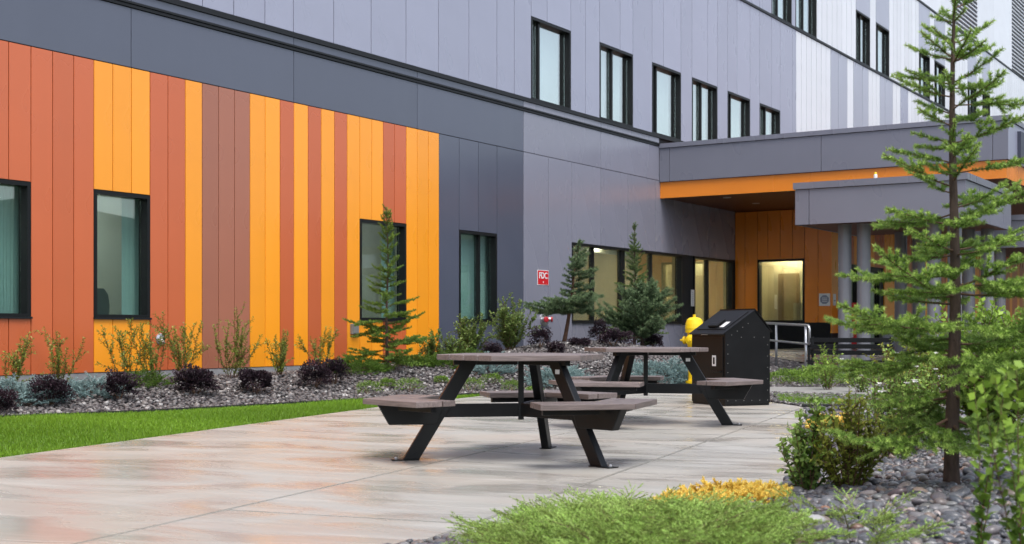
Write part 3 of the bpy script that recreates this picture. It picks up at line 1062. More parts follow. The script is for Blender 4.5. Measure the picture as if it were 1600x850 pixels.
def fbox(mb, F, a0, a1, o0, o1, z0, z1):
    p = F(a0, o0, z0)
    return mb.obb(p, F(a1, o0, z0) - p, F(a0, o1, z0) - p, (0, 0, z1 - z0))
def panel(F, a0, a1, z0, z1, mat, parent=bld, o1=0.0, dep=0.034, g=0.0055, name='panel'):
    mb = MB()
    fbox(mb, F, a0 + g, a1 - g, o1 - dep, o1, z0 + g, z1 - g)
    c = F((a0 + a1) / 2, o1, (z0 + z1) / 2)
    return mb.build(name, M[mat], parent, bevel=0.003, origin=c)
def column_panels(F, a0, a1, z0, z1, mat, holes, parent=bld):
    gg = {'lgrey': 0.009, 'bgrey': 0.014, 'white': 0.018}.get(mat, 0.0065)
    """one vertical sheet, cut where a window interrupts it"""
    mid = (a0 + a1) / 2
    cuts = sorted((max(h[2], z0), min(h[3], z1)) for h in holes if h[0] - 0.02 < mid < h[1] + 0.02 and h[2] < z1 and h[3] > z0)
    z = z0
    for c0, c1 in cuts:
        if c0 - z > 0.03: panel(F, a0, a1, z, c0, mat, parent, g=gg)
        z = c1
    if z1 - z > 0.03: panel(F, a0, a1, z, z1, mat, parent, g=gg)
def holed(name, F, a0, a1, z0, z1, holes, out, mat, parent):
    A = sorted({a0, a1, *[min(max(x, a0), a1) for h in holes for x in h[:2]]})
    Z = sorted({z0, z1, *[min(max(x, z0), z1) for h in holes for x in h[2:4]]})
    V, Fc = [], []
    for i in range(len(A) - 1):
        for j in range(len(Z) - 1):
            ca, cz = (A[i] + A[i + 1]) / 2, (Z[j] + Z[j + 1]) / 2
            if any(h[0] < ca < h[1] and h[2] < cz < h[3] for h in holes): continue
            o = len(V)
            V += [F(A[i], out, Z[j]), F(A[i + 1], out, Z[j]), F(A[i + 1], out, Z[j + 1]), F(A[i], out, Z[j + 1])]
            Fc.append((o, o + 1, o + 2, o + 3))
    return mk(name, V, Fc, mat, parent)

def window(F, a0, a1, z0, z1, mulls, glass, kind, parent=bld, fw=0.055, rec=0.13, thick=(), dp=3.6):
    wroot = empty('window', F((a0 + a1) / 2, 0, z0), parent=parent)
    mb = MB()
    fbox(mb, F, a0, a0 + fw, -rec - 0.05, 0.004, z0, z1)
    fbox(mb, F, a1 - fw, a1, -rec - 0.05, 0.004, z0, z1)
    fbox(mb, F, a0 + fw, a1 - fw, -rec - 0.05, 0.004, z1 - fw, z1)
    fbox(mb, F, a0 + fw, a1 - fw, -rec - 0.05, 0.004, z0, z0 + fw * 0.7)
    mb.build('frame', M['black_alu'], wroot)
    for k, m in enumerate(mulls):
        hw = 0.09 if k in thick else 0.03
        mm = MB()
        fbox(mm, F, m - hw, m + hw, -rec - 0.04, -rec + 0.07, z0 + fw * 0.7, z1 - fw)
        mm.build('mullion', M['black_alu'], wroot)
    edges = [a0 + fw] + [x for k, m in enumerate(mulls) for x in (m - (0.09 if k in thick else 0.03), m + (0.09 if k in thick else 0.03))] + [a1 - fw]
    for i in range(0, len(edges), 2):
        pm = MB()
        fbox(pm, F, edges[i] + 0.001, edges[i + 1] - 0.001, -rec - 0.012, -rec, z0 + fw * 0.7 + 0.001, z1 - fw - 0.001)
        pm.build('pane', M[glass], wroot)
    sl = MB()
    fbox(sl, F, a0 - 0.01, a1 + 0.01, -0.02, 0.03, z0 - 0.03, z0 - 0.004)
    sl.build('sill', M['flash'], wroot)
    if kind == 'blind':
        b = MB()
        fbox(b, F, a0 + 0.02, a0 + (a1 - a0) * (random.choice((0.93, 0.97, 0.86, 1.0)) if z0 > 4 else 1.1) - 0.02, -rec - 0.17, -rec - 0.16, z0 - 0.02 + random.choice((0, 0, 0.1)), z1 + 0.02)
        b.build('blind', M['blind'], wroot)
    else:
        e, zf, zc = 0.28, 0.47, 3.2
        l0, l1 = (-2.2, -1.7) if dp > 2 else (-0.75, -0.45)
        V = [F(a, o, z) for z in (zf, zc) for a, o in ((a0 - e, -0.045), (a1 + e, -0.045), (a1 + e, -dp), (a0 - e, -dp))]
        mk('room_interior', V, [(0, 1, 2, 3), (7, 6, 5, 4), (1, 5, 6, 2), (2, 6, 7, 3), (3, 7, 4, 0)], M[kind], wroot)
        if kind in ('room_warm', 'room_teal'):
            for f in ((0.3, 0.75) if kind == 'room_warm' else (0.5,)):
                lm = MB()
                fbox(lm, F, a0 + (a1 - a0) * f - 0.22, a0 + (a1 - a0) * f + 0.22, l0, l1, zc - 0.06, zc - 0.02)
                lm.build('ceiling_emitter', M['lamp' if kind == 'room_warm' else 'fill_cool'], wroot)  # warm ones are lamps, cool ones the added fill
        # things one makes out in the room: a door, a cupboard and a hanging cable tray
        wa = a1 - a0
        for nm_, x0, x1, o0, o1, zz0, zz1, mt in (('room_door', 0.18, 0.18 + min(0.45, 0.9 / wa), -dp + 0.01, -dp + 0.05, 0.47, 2.6, 'room_door'), ('cupboard', 0.62, 0.62 + min(0.4, 1.1 / wa), -dp + 0.06, -dp + 0.45, 0.47, 1.75, 'cupboard'), ('ceiling_beam', -0.1, 1.1, -dp * 0.5 - 0.1, -dp * 0.5 + 0.02, 3.0, 3.19, 'sign_white')):
            m_ = MB()
            fbox(m_, F, a0 + wa * x0, a0 + wa * min(x1, 1.08), o0, o1, zz0, zz1)
            m_.build(nm_, M[mt], wroot)
        if kind == 'room_teal':
            c = MB()
            n = 12
            k0, k1 = a0 + (a1 - a0) * 0.78, a1 + 0.1
            for i in range(n):
                x0, x1 = k0 + (k1 - k0) * i / n, k0 + (k1 - k0) * (i + 1) / n
                y0, y1 = -rec - 0.22 - 0.03 * (i % 2), -rec - 0.22 - 0.03 * ((i + 1) % 2)
                c.add([F(x0, y0, 0.6), F(x1, y1, 0.6), F(x1, y1, 3.1), F(x0, y0, 3.1)], [(0, 1, 2, 3)])
            c.build('curtain', M['curtain'], wroot)
    return wroot

S = s_of
holes = []           # (a0, a1, z0, z1, mullions, glass, kind, thick)
GZ0, GZ1 = 1.175, 2.96
holes.append((S(48) - 0.99, S(48), GZ0, GZ1, [], 'glass_teal', 'room_teal', ()))
holes.append((S(146.8), S(234.5), GZ0, GZ1, [], 'glass_teal', 'room_teal', ()))
holes.append((S(562.3), S(634.9), GZ0, GZ1, [], 'glass_teal', 'room_teal', ()))
holes.append((S(717.5), S(776.6), GZ0, GZ1, [S(753)], 'glass_teal', 'blind', ()))
holes.append((S(893.6), S(1066), GZ0, GZ1, [S(931), S(977), S(1022)], 'glass_clear', 'room_warm', (1,)))
holes.append((S(1085), S(1145), GZ0 - 0.05, GZ1, [S(1110)], 'glass_clear', 'room_warm', ()))
for a, b, m in ((830, 892, 846), (937, 989, 960), (1019, 1064, 1029), (1081.3, 1121, 1099), (1137, 1172, 1144.5), (1187, 1219, 1199)):
    holes.append((S(a), S(b), 5.93, 7.7, [S(m)], 'glass_sky', 'blind', ()))
for a, b, m in ((1205.7, 1237, 1218), (1243, 1276, 1258), (1337.5, 1359.5, 1347), (1368.7, 1389.5, 1374), (1436, 1453, 1441), (1460, 1476.7, 1466), (1512, 1526, 1517), (1535, 1547, 1540)):
    holes.append((S(a), S(b), 10.52, 12.3, [S(m)], 'glass_sky', 'blind', ()))
# the porch opens a hole of its own: the vestibule stands at S_V
S_V, W_V = S(1148.5), 2.82
holed('wall', W, S_L, S_R, 0.05, ZT, holes, -0.04, M['backing'], bld)
for h in holes:
    window(W, h[0], h[1], h[2], h[3], h[4], h[5], h[6], thick=h[7])

# ground floor sheets
b0 = [13.6, 48.5, 82.3, 115.3, 146.8, 176.3, 205.4, 234.5, 262.5, 289.7, 316, 341.7, 366.6, 390.6, 414.4, 437.7, 459.4, 481.5, 502, 522.7, 542.5, 562.3, 581, 598.8, 616.6, 634.9, 652, 669.4, 686.1, 717.5, 747.5, 776.6, 818, 857, 893.6, 938.8, 981.3, 1024, 1066, 1108, 1148.5]
c0 = 'rrrroooRRobbboororoRooorRooossssgggggggg'
c0 = 'rrrr' + 'ooo' + 'rr' + 'o' + 'bbb' + 'oo' + 'r' + 'o' + 'r' + 'o' + 'r' + 'ooo' + 'rr' + 'ooo' + 'ssss' + 'gggggggg'
cm = {'r': 'rust', 'o': 'orange', 'b': 'brown', 's': 'slate', 'g': 'grey', 'l': 'lgrey', 'w': 'white', 'u': 'bgrey'}
sb = [S(x) for x in b0]
pre = []
x = sb[0]
k = 0
while x > S_L + 0.3:
    pre.append((x - 0.33, x, 'rust' if k < 6 or k % 7 in (1, 2) else 'orange'))
    x -= 0.33
    k += 1
for a, b, m in pre:
    column_panels(W, a, b, ZP, Z1, m, holes)
for i, ch in enumerate(c0):
    column_panels(W, sb[i], sb[i + 1], ZP, Z1, cm[ch], holes)
# concrete plinth
mb = MB()
wbox(mb, S_L, S_V, -0.03, -0.008, -0.1, ZP)
mb.build('plinth', M['plinth'], bld)
# band above: large sheets, flashings, narrow band
bb = [S_L, S(205), S(459), S(652), S(818), S(939), S(1040)]
S_C = S(1030)
for i in range(len(bb) - 1):
    b1 = bb[i + 1] if i < len(bb) - 2 else S_C
    panel(W, bb[i], b1, Z1, Z2a, 'slate' if i < 4 else 'grey')
    panel(W, bb[i], b1, Z2b, Z3 - 0.05, 'slate' if i < 4 else 'grey')
for nm, z0, z1, o in (('flashing', Z2a + 0.004, Z2a + 0.045, 0.02), ('flashing', Z2a + 0.055, Z2b - 0.004, 0.035), ('flashing', Z3 - 0.052, Z3 + 0.028, 0.03)):
    mb = MB()
    wbox(mb, S_L, S_C - 0.0 if z0 < 5.8 else S_R, -0.03, o, z0, z1)
    mb.build(nm, M['flash'], bld)
for z in (Z4, Z5):
    mb = MB()
    wbox(mb, S_L, S_R, -0.03, 0.03, z - 0.035, z + 0.035)
    mb.build('flashing', M['flash'], bld)
# first upper floor
b1 = [316.5, 365.4, 414, 458.6, 521.5, 580, 634.5, 685.3, 732.7, 776.5, 803.7, 830, 855, 892, 915, 937, 969, 989, 1019, 1036.7, 1064, 1081.3, 1105.8, 1121, 1137, 1151.7, 1172, 1187, 1205.7, 1219, 1238.4, 1244]
s1 = [S(x) for x in b1]
x = s1[0]
wd = [0.62, 0.62, 0.42, 0.8]
k = 0
pre1 = []
while x > S_L + 1.0:
    pre1.append((x - wd[k % 4], x))
    x -= wd[k % 4]
    k += 1
for a, b in pre1 + list(zip(s1[:-1], s1[1:])):
    column_panels(W, a, b, Z3 + 0.03, Z4 - 0.035, 'lgrey', holes)
def ribbed(pxs, codes, z0, z1, pitch=0.42):
    """white sheets are narrow ribs; grey sheets come as drawn"""
    for (p0, p1), ch in zip(zip(pxs[:-1], pxs[1:]), codes):
        a, b = S(p0), S(p1)
        n = max(1, int(round((b - a) / pitch))) if ch == 'w' else max(1, int(round((b - a) / 1.2)))
        for i in range(n):
            column_panels(W, a + (b - a) * i / n, a + (b - a) * (i + 1) / n, z0, z1, cm[ch], holes)
ribbed([1244, 1298, 1310, 1324, 1333.5, 1348, 1357, 1375, 1383, 1395, 1407, 1419, 1450, 1464, 1490, 1510, 1560, 1600, 1640], 'wuuwuuwuuwlwuwlwuw', Z3 + 0.03, Z4 - 0.035, 0.47)
# second upper floor
for a, b in [p for p in pre1] + [(s1[i], s1[i + 1]) for i in range(26)]:
    column_panels(W, a, b, Z4 + 0.035, Z5 - 0.035, 'lgrey', holes)
ribbed([1172, 1187, 1205.7, 1237, 1243, 1276, 1337.5, 1359.5, 1368.7, 1389.5, 1436, 1453, 1460, 1476.7, 1512, 1526, 1535, 1547, 1600, 1640], 'llulwwuwuwuwuwuwuww', Z4 + 0.035, Z5 - 0.035, 0.5)
# top level: plain sheets and dark louvres
for a, b in zip(np.arange(S_L, S(1432), 2.6)[:-1], np.arange(S_L, S(1432), 2.6)[1:]):
    panel(W, a, b, Z5 + 0.035, ZT, 'lgrey')
lst = np.arange(S_L, S(1432), 2.6)[-1]
LV = [(S(1493), S(1527)), (S(1581), S(1612))]
for a, b in ((lst, S(1470)), (S(1470), LV[0][0]), (LV[0][1], S(1553)), (S(1553), LV[1][0]), (LV[1][1], S(1640))):
    panel(W, a, b, Z5 + 0.035, ZT, 'white')
for a, b in LV:
    lr = empty('louver', W((a + b) / 2, 0, Z5), parent=bld)
    mb = MB()
    for i in range(28):
        z = Z5 + 0.12 + i * 0.2
        wbox(mb, a, b, -0.03, 0.03, z, z + 0.045)
    o = mb.build('louver_slats', M['white'], lr)
    o['kind'] = 'stuff'
    mb = MB()
    wbox(mb, a, b, -0.038, -0.034, Z5 + 0.04, ZT - 0.02)
    mb.build('louver_back', M['louver'], lr)
# back of the block
V = [W(s, ww, z) for z in (-0.1, ZT) for s, ww in ((S_L, -0.041), (S_R, -0.041), (S_R, -14), (S_L, -14))]
mk('rear_wall', V, [(1, 2, 6, 5), (2, 3, 7, 6), (3, 0, 4, 7), (4, 5, 6, 7)], M['backing'], bld)

# vestibule: orange wall facing the patio and long front beside it
FV = lambda a, o, z: W(S_V - o, a, z)
FF = lambda a, o, z: W(a, W_V + o, z)
vh = [(w_of(1183.5, S_V), w_of(1257, S_V), 1.22, 2.96)]
vw = [0.0] + [w_of(x, S_V) for x in (1164, 1181.6, 1199.6, 1219, 1238, 1257, 1278)] + [W_V]
vw[2] = vh[0][0]
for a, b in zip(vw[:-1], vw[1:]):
    column_panels(FV, a, b, 1.19, 4.33, 'orange_shaded', vh)
holed('vestibule_wall', FV, 0.0, W_V - 0.04, 0.1, 4.33, vh, -0.04, M['backing'], bld)
window(FV, vh[0][0], vh[0][1], vh[0][2], vh[0][3], [], 'glass_clear', 'room_warm', dp=1.0)
mb = MB()
mb.obb(FV(0, -0.04, 0.2), FV(W_V, 0, 0) - FV(0, 0, 0), FV(0, 0.03, 0) - FV(0, 0, 0), (0, 0, 0.985))
mb.build('plinth', M['steel_black'], bld)
dr = (S(1322, W_V), S(1374, W_V), 0.47, 2.85)
fh = [dr]
x, k = S_V, 0
pal = 'oorrorrorroooorrbroor'
while x < 66:
    wdt = 0.48
    column_panels(FF, x, x + wdt, 0.9, 4.33, cm[pal[k % len(pal)]], [(dr[0] - 0.3, dr[1] + 0.3, dr[2], dr[3])])
    x += wdt
    k += 1
holed('vestibule_wall', FF, S_V + 0.04, 66, 0.1, 4.33, fh, -0.04, M['backing'], bld)
mb = MB()
fbox(mb, FF, dr[1] + 0.3, 66, -0.038, 0.02, 0.2, 0.89)
mb.build('plinth', M['plinth'], bld)
droot = empty('entrance_door', FF((dr[0] + dr[1]) / 2, 0, 0.47), parent=bld)
mb = MB()
n = 3
for i in range(n + 1):
    a = dr[0] + (dr[1] - dr[0]) * i / n
    fbox(mb, FF, a - 0.06, a + 0.06, -0.12, 0.02, 0.47, 2.85)
fbox(mb, FF, dr[0] + 0.06, dr[1] - 0.06, -0.11, 0.015, 2.7, 2.85)
fbox(mb, FF, dr[0] + 0.06, dr[1] - 0.06, -0.11, 0.015, 1.45, 1.55)
mb.build('frame', M['black_alu'], droot)
for i in range(n):
    a, b = dr[0] + (dr[1] - dr[0]) * i / n + 0.07, dr[0] + (dr[1] - dr[0]) * (i + 1) / n - 0.07
    pm = MB()
    fbox(pm, FF, a, b, -0.07, -0.06, 0.5, 2.69)
    pm.build('pane', M['glass_clear'], droot)
V = [FF(a, o, z) for z in (0.46, 3.2) for a, o in ((dr[0] - 0.2, -0.045), (dr[1] + 0.2, -0.045), (dr[1] + 0.2, -2.6), (dr[0] - 0.2, -2.6))]
mk('room_interior', V, [(0, 1, 2, 3), (7, 6, 5, 4), (1, 5, 6, 2), (2, 6, 7, 3), (3, 7, 4, 0)], M['room_warm'], droot)

# upper porch roof
W_C, S_CR = 8.46, 66.0
FC = lambda a, o, z: W(S_C - o, a, z)
FR = lambda a, o, z: W(a, W_C + o, z)
pr = empty('porch_roof', W(S_C, 0, 4.32), parent=bld)
cw = [0.0] + [w_of(x, S_C) for x in (1046, 1283, 1551)] + [W_C]
for a, b in zip(cw[:-1], cw[1:]):
    panel(FC, a, b, 4.73, 5.585, 'fascia', pr, name='fascia_panel')
x = S_C
while x < S_CR:
    panel(FR, x, min(x + 3.2, S_CR), 4.73, 5.585, 'lgrey', pr, name='fascia_panel')
    x += 3.2
mb = MB()
mb.add([W(s, ww, z) for z in (4.345, 5.58) for s, ww in ((S_C + 0.09, 0.0), (S_CR, 0.0), (S_CR, W_C - 0.09), (S_C + 0.09, W_C - 0.09))],
       [(3, 2, 1, 0), (4, 5, 6, 7), (0, 1, 5, 4), (1, 2, 6, 5), (2, 3, 7, 6), (3, 0, 4, 7)])
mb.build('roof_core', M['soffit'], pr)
mb = MB()
fbox(mb, FC, 0.0, W_C + 0.03, -0.3, 0.03, 5.59, 5.70)
fbox(mb, FR, S_C + 0.3, S_CR, -0.3, 0.03, 5.59, 5.70)
mb.build('roof_cap', M['fascia'], pr)
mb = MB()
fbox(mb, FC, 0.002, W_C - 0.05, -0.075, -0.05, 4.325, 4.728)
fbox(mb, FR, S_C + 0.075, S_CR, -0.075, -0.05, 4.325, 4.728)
mb.build('orange_band', M['orange_shaded'], pr)
for px, py in ((1136, 308), (1181, 317)):
    q = gp(px, 2 * HOR - py, 1 - 3.35)
    Yd = 3.35 * FPX / (HOR - py)
    c = np.array([(px - 800) / FPX * Yd, Yd, 4.33])
    MB().lathe(c, [(0.10, 0.0), (0.10, 0.012), (0.07, 0.014)], 16).build('downlight', M['downlight'], pr)
# small dark light box on the porch roof side
mb = MB()
fbox(mb, FR, S_C + 0.9, S_C + 1.7, 0.0, 0.08, 4.85, 5.45)
mb.build('side_vent', M['louver'], pr)

# lower entrance canopy on paired columns
def canopy(name, s0, s1, w0, w1, z0, z1, cols, label, mat='fascia', seams=()):
    c = [(s0 + s1) / 2, (w0 + w1) / 2]
    bp = W(c[0], c[1], 0)
    root = empty(name, (bp[0], bp[1], T1(bp[0], bp[1])), label, 'canopy')
    Fa = lambda a, o, z: W(s0 - o, a, z)
    Fb = lambda a, o, z: W(a, w1 + o, z)
    Fc_ = lambda a, o, z: W(a, w0 - o, z)
    cap = 0.13
    ed = [w0] + list(seams) + [w1]
    for a, b in zip(ed[:-1], ed[1:]):
        panel(Fa, a, b, z0, z1 - cap, mat, root, name='fascia_panel')
    for a, b in ((s0, (s0 + s1) / 2), ((s0 + s1) / 2, s1)):
        panel(Fb, a, b, z0, z1 - cap, mat, root, name='fascia_panel')
        panel(Fc_, a, b, z0, z1 - cap, mat, root, name='fascia_panel')
    mb = MB()
    mb.add([W(s, ww, z) for z in (z0 + 0.02, z1 - 0.02) for s, ww in ((s0 + 0.036, w0 + 0.036), (s1, w0 + 0.036), (s1, w1 - 0.036), (s0 + 0.036, w1 - 0.036))],
           [(3, 2, 1, 0), (4, 5, 6, 7), (0, 1, 5, 4), (1, 2, 6, 5), (2, 3, 7, 6), (3, 0, 4, 7)])
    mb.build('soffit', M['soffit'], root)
    mb = MB()
    mb.add([W(s, ww, z) for z in (z1 - cap + 0.003, z1) for s, ww in ((s0 - 0.03, w0 - 0.03), (s1, w0 - 0.03), (s1, w1 + 0.03), (s0 - 0.03, w1 + 0.03))],
           [(3, 2, 1, 0), (4, 5, 6, 7), (0, 1, 5, 4), (1, 2, 6, 5), (2, 3, 7, 6), (3, 0, 4, 7)])
    mb.build('roof_cap', M[mat], root)
    for s, ww in cols:
        p = W(s, ww, 0)
        g = T1(p[0], p[1]) - 0.05
        MB().tube([(p[0], p[1], g), (p[0], p[1], z0 + 0.03)], 0.13, 20).build('column', M['column'], root, smooth=False)
    p = W(s0 + 1.2, w0 + 2.0, z0 + 0.004)
    MB().lathe(p, [(0.10, 0.0), (0.10, 0.014)], 14).build('downlight', M['downlight'], root)
    return root
cp = []
for s, ww in ((25.55, 6.36), (28.2, 6.7), (25.55, 8.1), (28.2, 8.1)):
    cp += [(s, ww), (s, ww + 0.38)]
canopy('entrance_canopy', 24.92, 28.7, 5.57, 8.84, 3.05, 3.88, cp, 'grey panelled entrance canopy carried on paired round grey columns', seams=(w_of(1264, 24.92),))
canopy('covered_walkway', 33.0, 37.5, 6.8, 15.0, 2.95, 3.73, [(33.4, 7.6), (33.4, 9.0), (37, 7.6), (37, 9.0)], 'dark covered walkway roof in shade under the porch roof')
p = W(27.9, 7.2, 0)
mb = MB()
fbox(mb, W, 27.6, 28.1, 7.5, 8.6, T1(p[0], p[1]), T1(p[0], p[1]) + 0.95)
tag(mb.build('planter_wall', M['plinth'], None, bevel=0.01), 'low grey concrete block between the rear canopy columns', 'wall')
# dome lamp on the lower canopy roof
q = W(25.3, 7.05, 3.88)
rl = empty('roof_lamp', q, 'tiny white lamp with brass top on the entrance canopy roof', 'lamp')
MB().lathe(q, [(0.035, 0.0), (0.035, 0.10), (0.025, 0.12)], 12).build('lamp_body', M['sign_white'], rl, smooth=False)
MB().lathe(q + np.array([0, 0, 0.12]), [(0.03, 0.0), (0.025, 0.03), (0.008, 0.04)], 12).build('lamp_cap', M['yellow'], rl)

# ------------------------------------------------------------------ signs and fittings on the walls
def text_mesh(txt, size, M3, loc, mat, parent, name='lettering', ext=0.002):
    cu = bpy.data.curves.new('lettering', 'FONT')
    cu.body = txt; cu.size = size; cu.align_x = 'CENTER'; cu.align_y = 'CENTER'; cu.extrude = ext
    cu.offset = 0.004
    to = bpy.data.objects.new('lettering_source', cu)
    col.objects.link(to)
    dg = bpy.context.evaluated_depsgraph_get()
    me = bpy.data.meshes.new_from_object(to.evaluated_get(dg))
    bpy.data.objects.remove(to)
    V = np.array([v.co for v in me.vertices])
    Vw = np.asarray(loc) + V @ np.asarray(M3)
    Fx = [tuple(p.vertices) for p in me.polygons]
    return mk(name, Vw, Fx, mat, parent)
SD3, SN3 = np.array([*SD, 0]), np.array([*SN, 0])
def plate(F, a0, a1, z0, z1, o0, o1, mat, name, parent=None, bevel=0.0):
    mb = MB()
    fbox(mb, F, a0, a1, o0, o1, z0, z1)
    return mb.build(name, mat, parent, bevel=bevel, origin=None if parent is not None else F((a0 + a1) / 2, o0, z0))
sg = empty('wall_sign', W(S(848.5), 0, 2.0), 'red square FDC sign on the grey wall', 'sign')
a0, a1 = S(839.5), S(857)
plate(W, a0, a1, 1.965, 2.29, 0.0, 0.006, M['sign_white'], 'plate', sg)
plate(W, a0 + 0.012, a1 - 0.012, 1.977, 2.278, 0.0062, 0.008, M['red'], 'red_field', sg)
text_mesh('FDC', 0.185, [SD3, (0, 0, 1), -SN3], W((a0 + a1) / 2, 0.0105, 2.165), M['sign_white'], sg)
text_mesh('\u25bc' if False else 'v', 0.07, [SD3, (0, 0, 1), -SN3], W((a0 + a1) / 2, 0.0105, 2.03), M['sign_white'], sg, 'arrow')
# fire department inlet
fi = empty('hose_inlet', W(S(849.5), 0, 1.2), 'round chrome fire hose inlet with red caps below the red sign', 'hose inlet')
c = W(S(849.5), 0, 1.22)
MB().lathe(c, [(0.15, 0.0), (0.15, 0.02), (0.12, 0.03)], 24, -SN3).build('wall_plate', M['steel'], fi)
for k in (-1, 1):
    cc = c + SD3 * 0.06 * k
    MB().lathe(cc - SN3 * 0.03, [(0.05, 0.0), (0.05, 0.10)], 16, -SN3 + SD3 * 0.5 * k).build('nozzle', M['steel'], fi)
    MB().lathe(cc - SN3 * 0.12 + SD3 * 0.05 * k, [(0.062, 0.0), (0.062, 0.03), (0.03, 0.04)], 16, -SN3 + SD3 * 0.5 * k).build('cap', M['red_cap'], fi)
vs = empty('notice_sign', W(S(1082), 0, 1.5), 'narrow white vertical notice on the grey wall behind the hydrant', 'sign')
plate(W, S(1079.6), S(1084.4), 1.62, 2.06, 0.0, 0.008, M['sign_white'], 'plate', vs)
for i in range(7):
    plate(W, S(1081), S(1083), 1.67 + i * 0.05, 1.69 + i * 0.05, 0.0085, 0.0095, M['sign_grey'], 'text_line', vs)
# octagonal no-smoking style sign on the vestibule
oc = empty('octagon_sign', FV(w_of(1288, S_V), 0, 1.6), 'white square sign with a grey octagon on the orange vestibule wall', 'sign')
a0, a1 = w_of(1280, S_V), w_of(1297, S_V)
ac, zc, hw = (a0 + a1) / 2, 1.82, 0.155
plate(FV, ac - hw, ac + hw, zc - 0.17, zc + 0.17, 0.0, 0.006, M['sign_white'], 'plate', oc)
mb = MB()
A = [FV(ac + 0.13 * math.cos(R(22.5 + 45 * i)), 0.0065, zc + 0.13 * math.sin(R(22.5 + 45 * i))) for i in range(8)]
B = [p + (FV(0, 0.003, 0) - FV(0, 0, 0)) for p in A]
mb.loft(A, B).build('octagon', M['sign_grey'], oc)
for k in range(3):
    plate(FV, ac - 0.07, ac + 0.07, zc + 0.035 - k * 0.045, zc + 0.052 - k * 0.045, 0.01, 0.0115, M['sign_white'], 'text_line', oc)
ns = empty('notice_sign', FF(S_V + 0.2, 0, 1.6), 'small white notice round the corner of the orange vestibule', 'sign')
plate(FF, S_V + 0.12, S_V + 0.34, 1.66, 1.98, 0.0, 0.008, M['sign_white'], 'plate', ns)
plate(FF, S_V + 0.16, S_V + 0.30, 1.78, 1.81, 0.0085, 0.0095, M['sign_grey'], 'text_line', ns)
# hose tap plate and socket box low on the orange wall
ht = empty('hose_tap', W(S(250), 0, 0.8), 'small round steel hose tap plate low on the rust panels', 'tap')
c = W(S(250), 0, 0.86)
MB().lathe(c, [(0.085, 0.0), (0.085, 0.015), (0.05, 0.03)], 20, -SN3).build('wall_plate', M['steel'], ht)
MB().lathe(c - SN3 * 0.02, [(0.02, 0.0), (0.02, 0.09)], 10, -SN3 * 0.6 + np.array([0, 0, -0.5])).build('spout', M['steel'], ht)
sx = empty('socket_box', W(S(552), 0, 0.9), 'small grey electrical socket box on an orange panel', 'socket box')
plate(W, S(547), S(557), 0.92, 1.1, 0.0, 0.06, M['grey_box'], 'box', sx, 0.006)
plate(W, S(548), S(556), 0.935, 1.085, 0.0605, 0.07, M['grey_box'], 'cover', sx, 0.003)

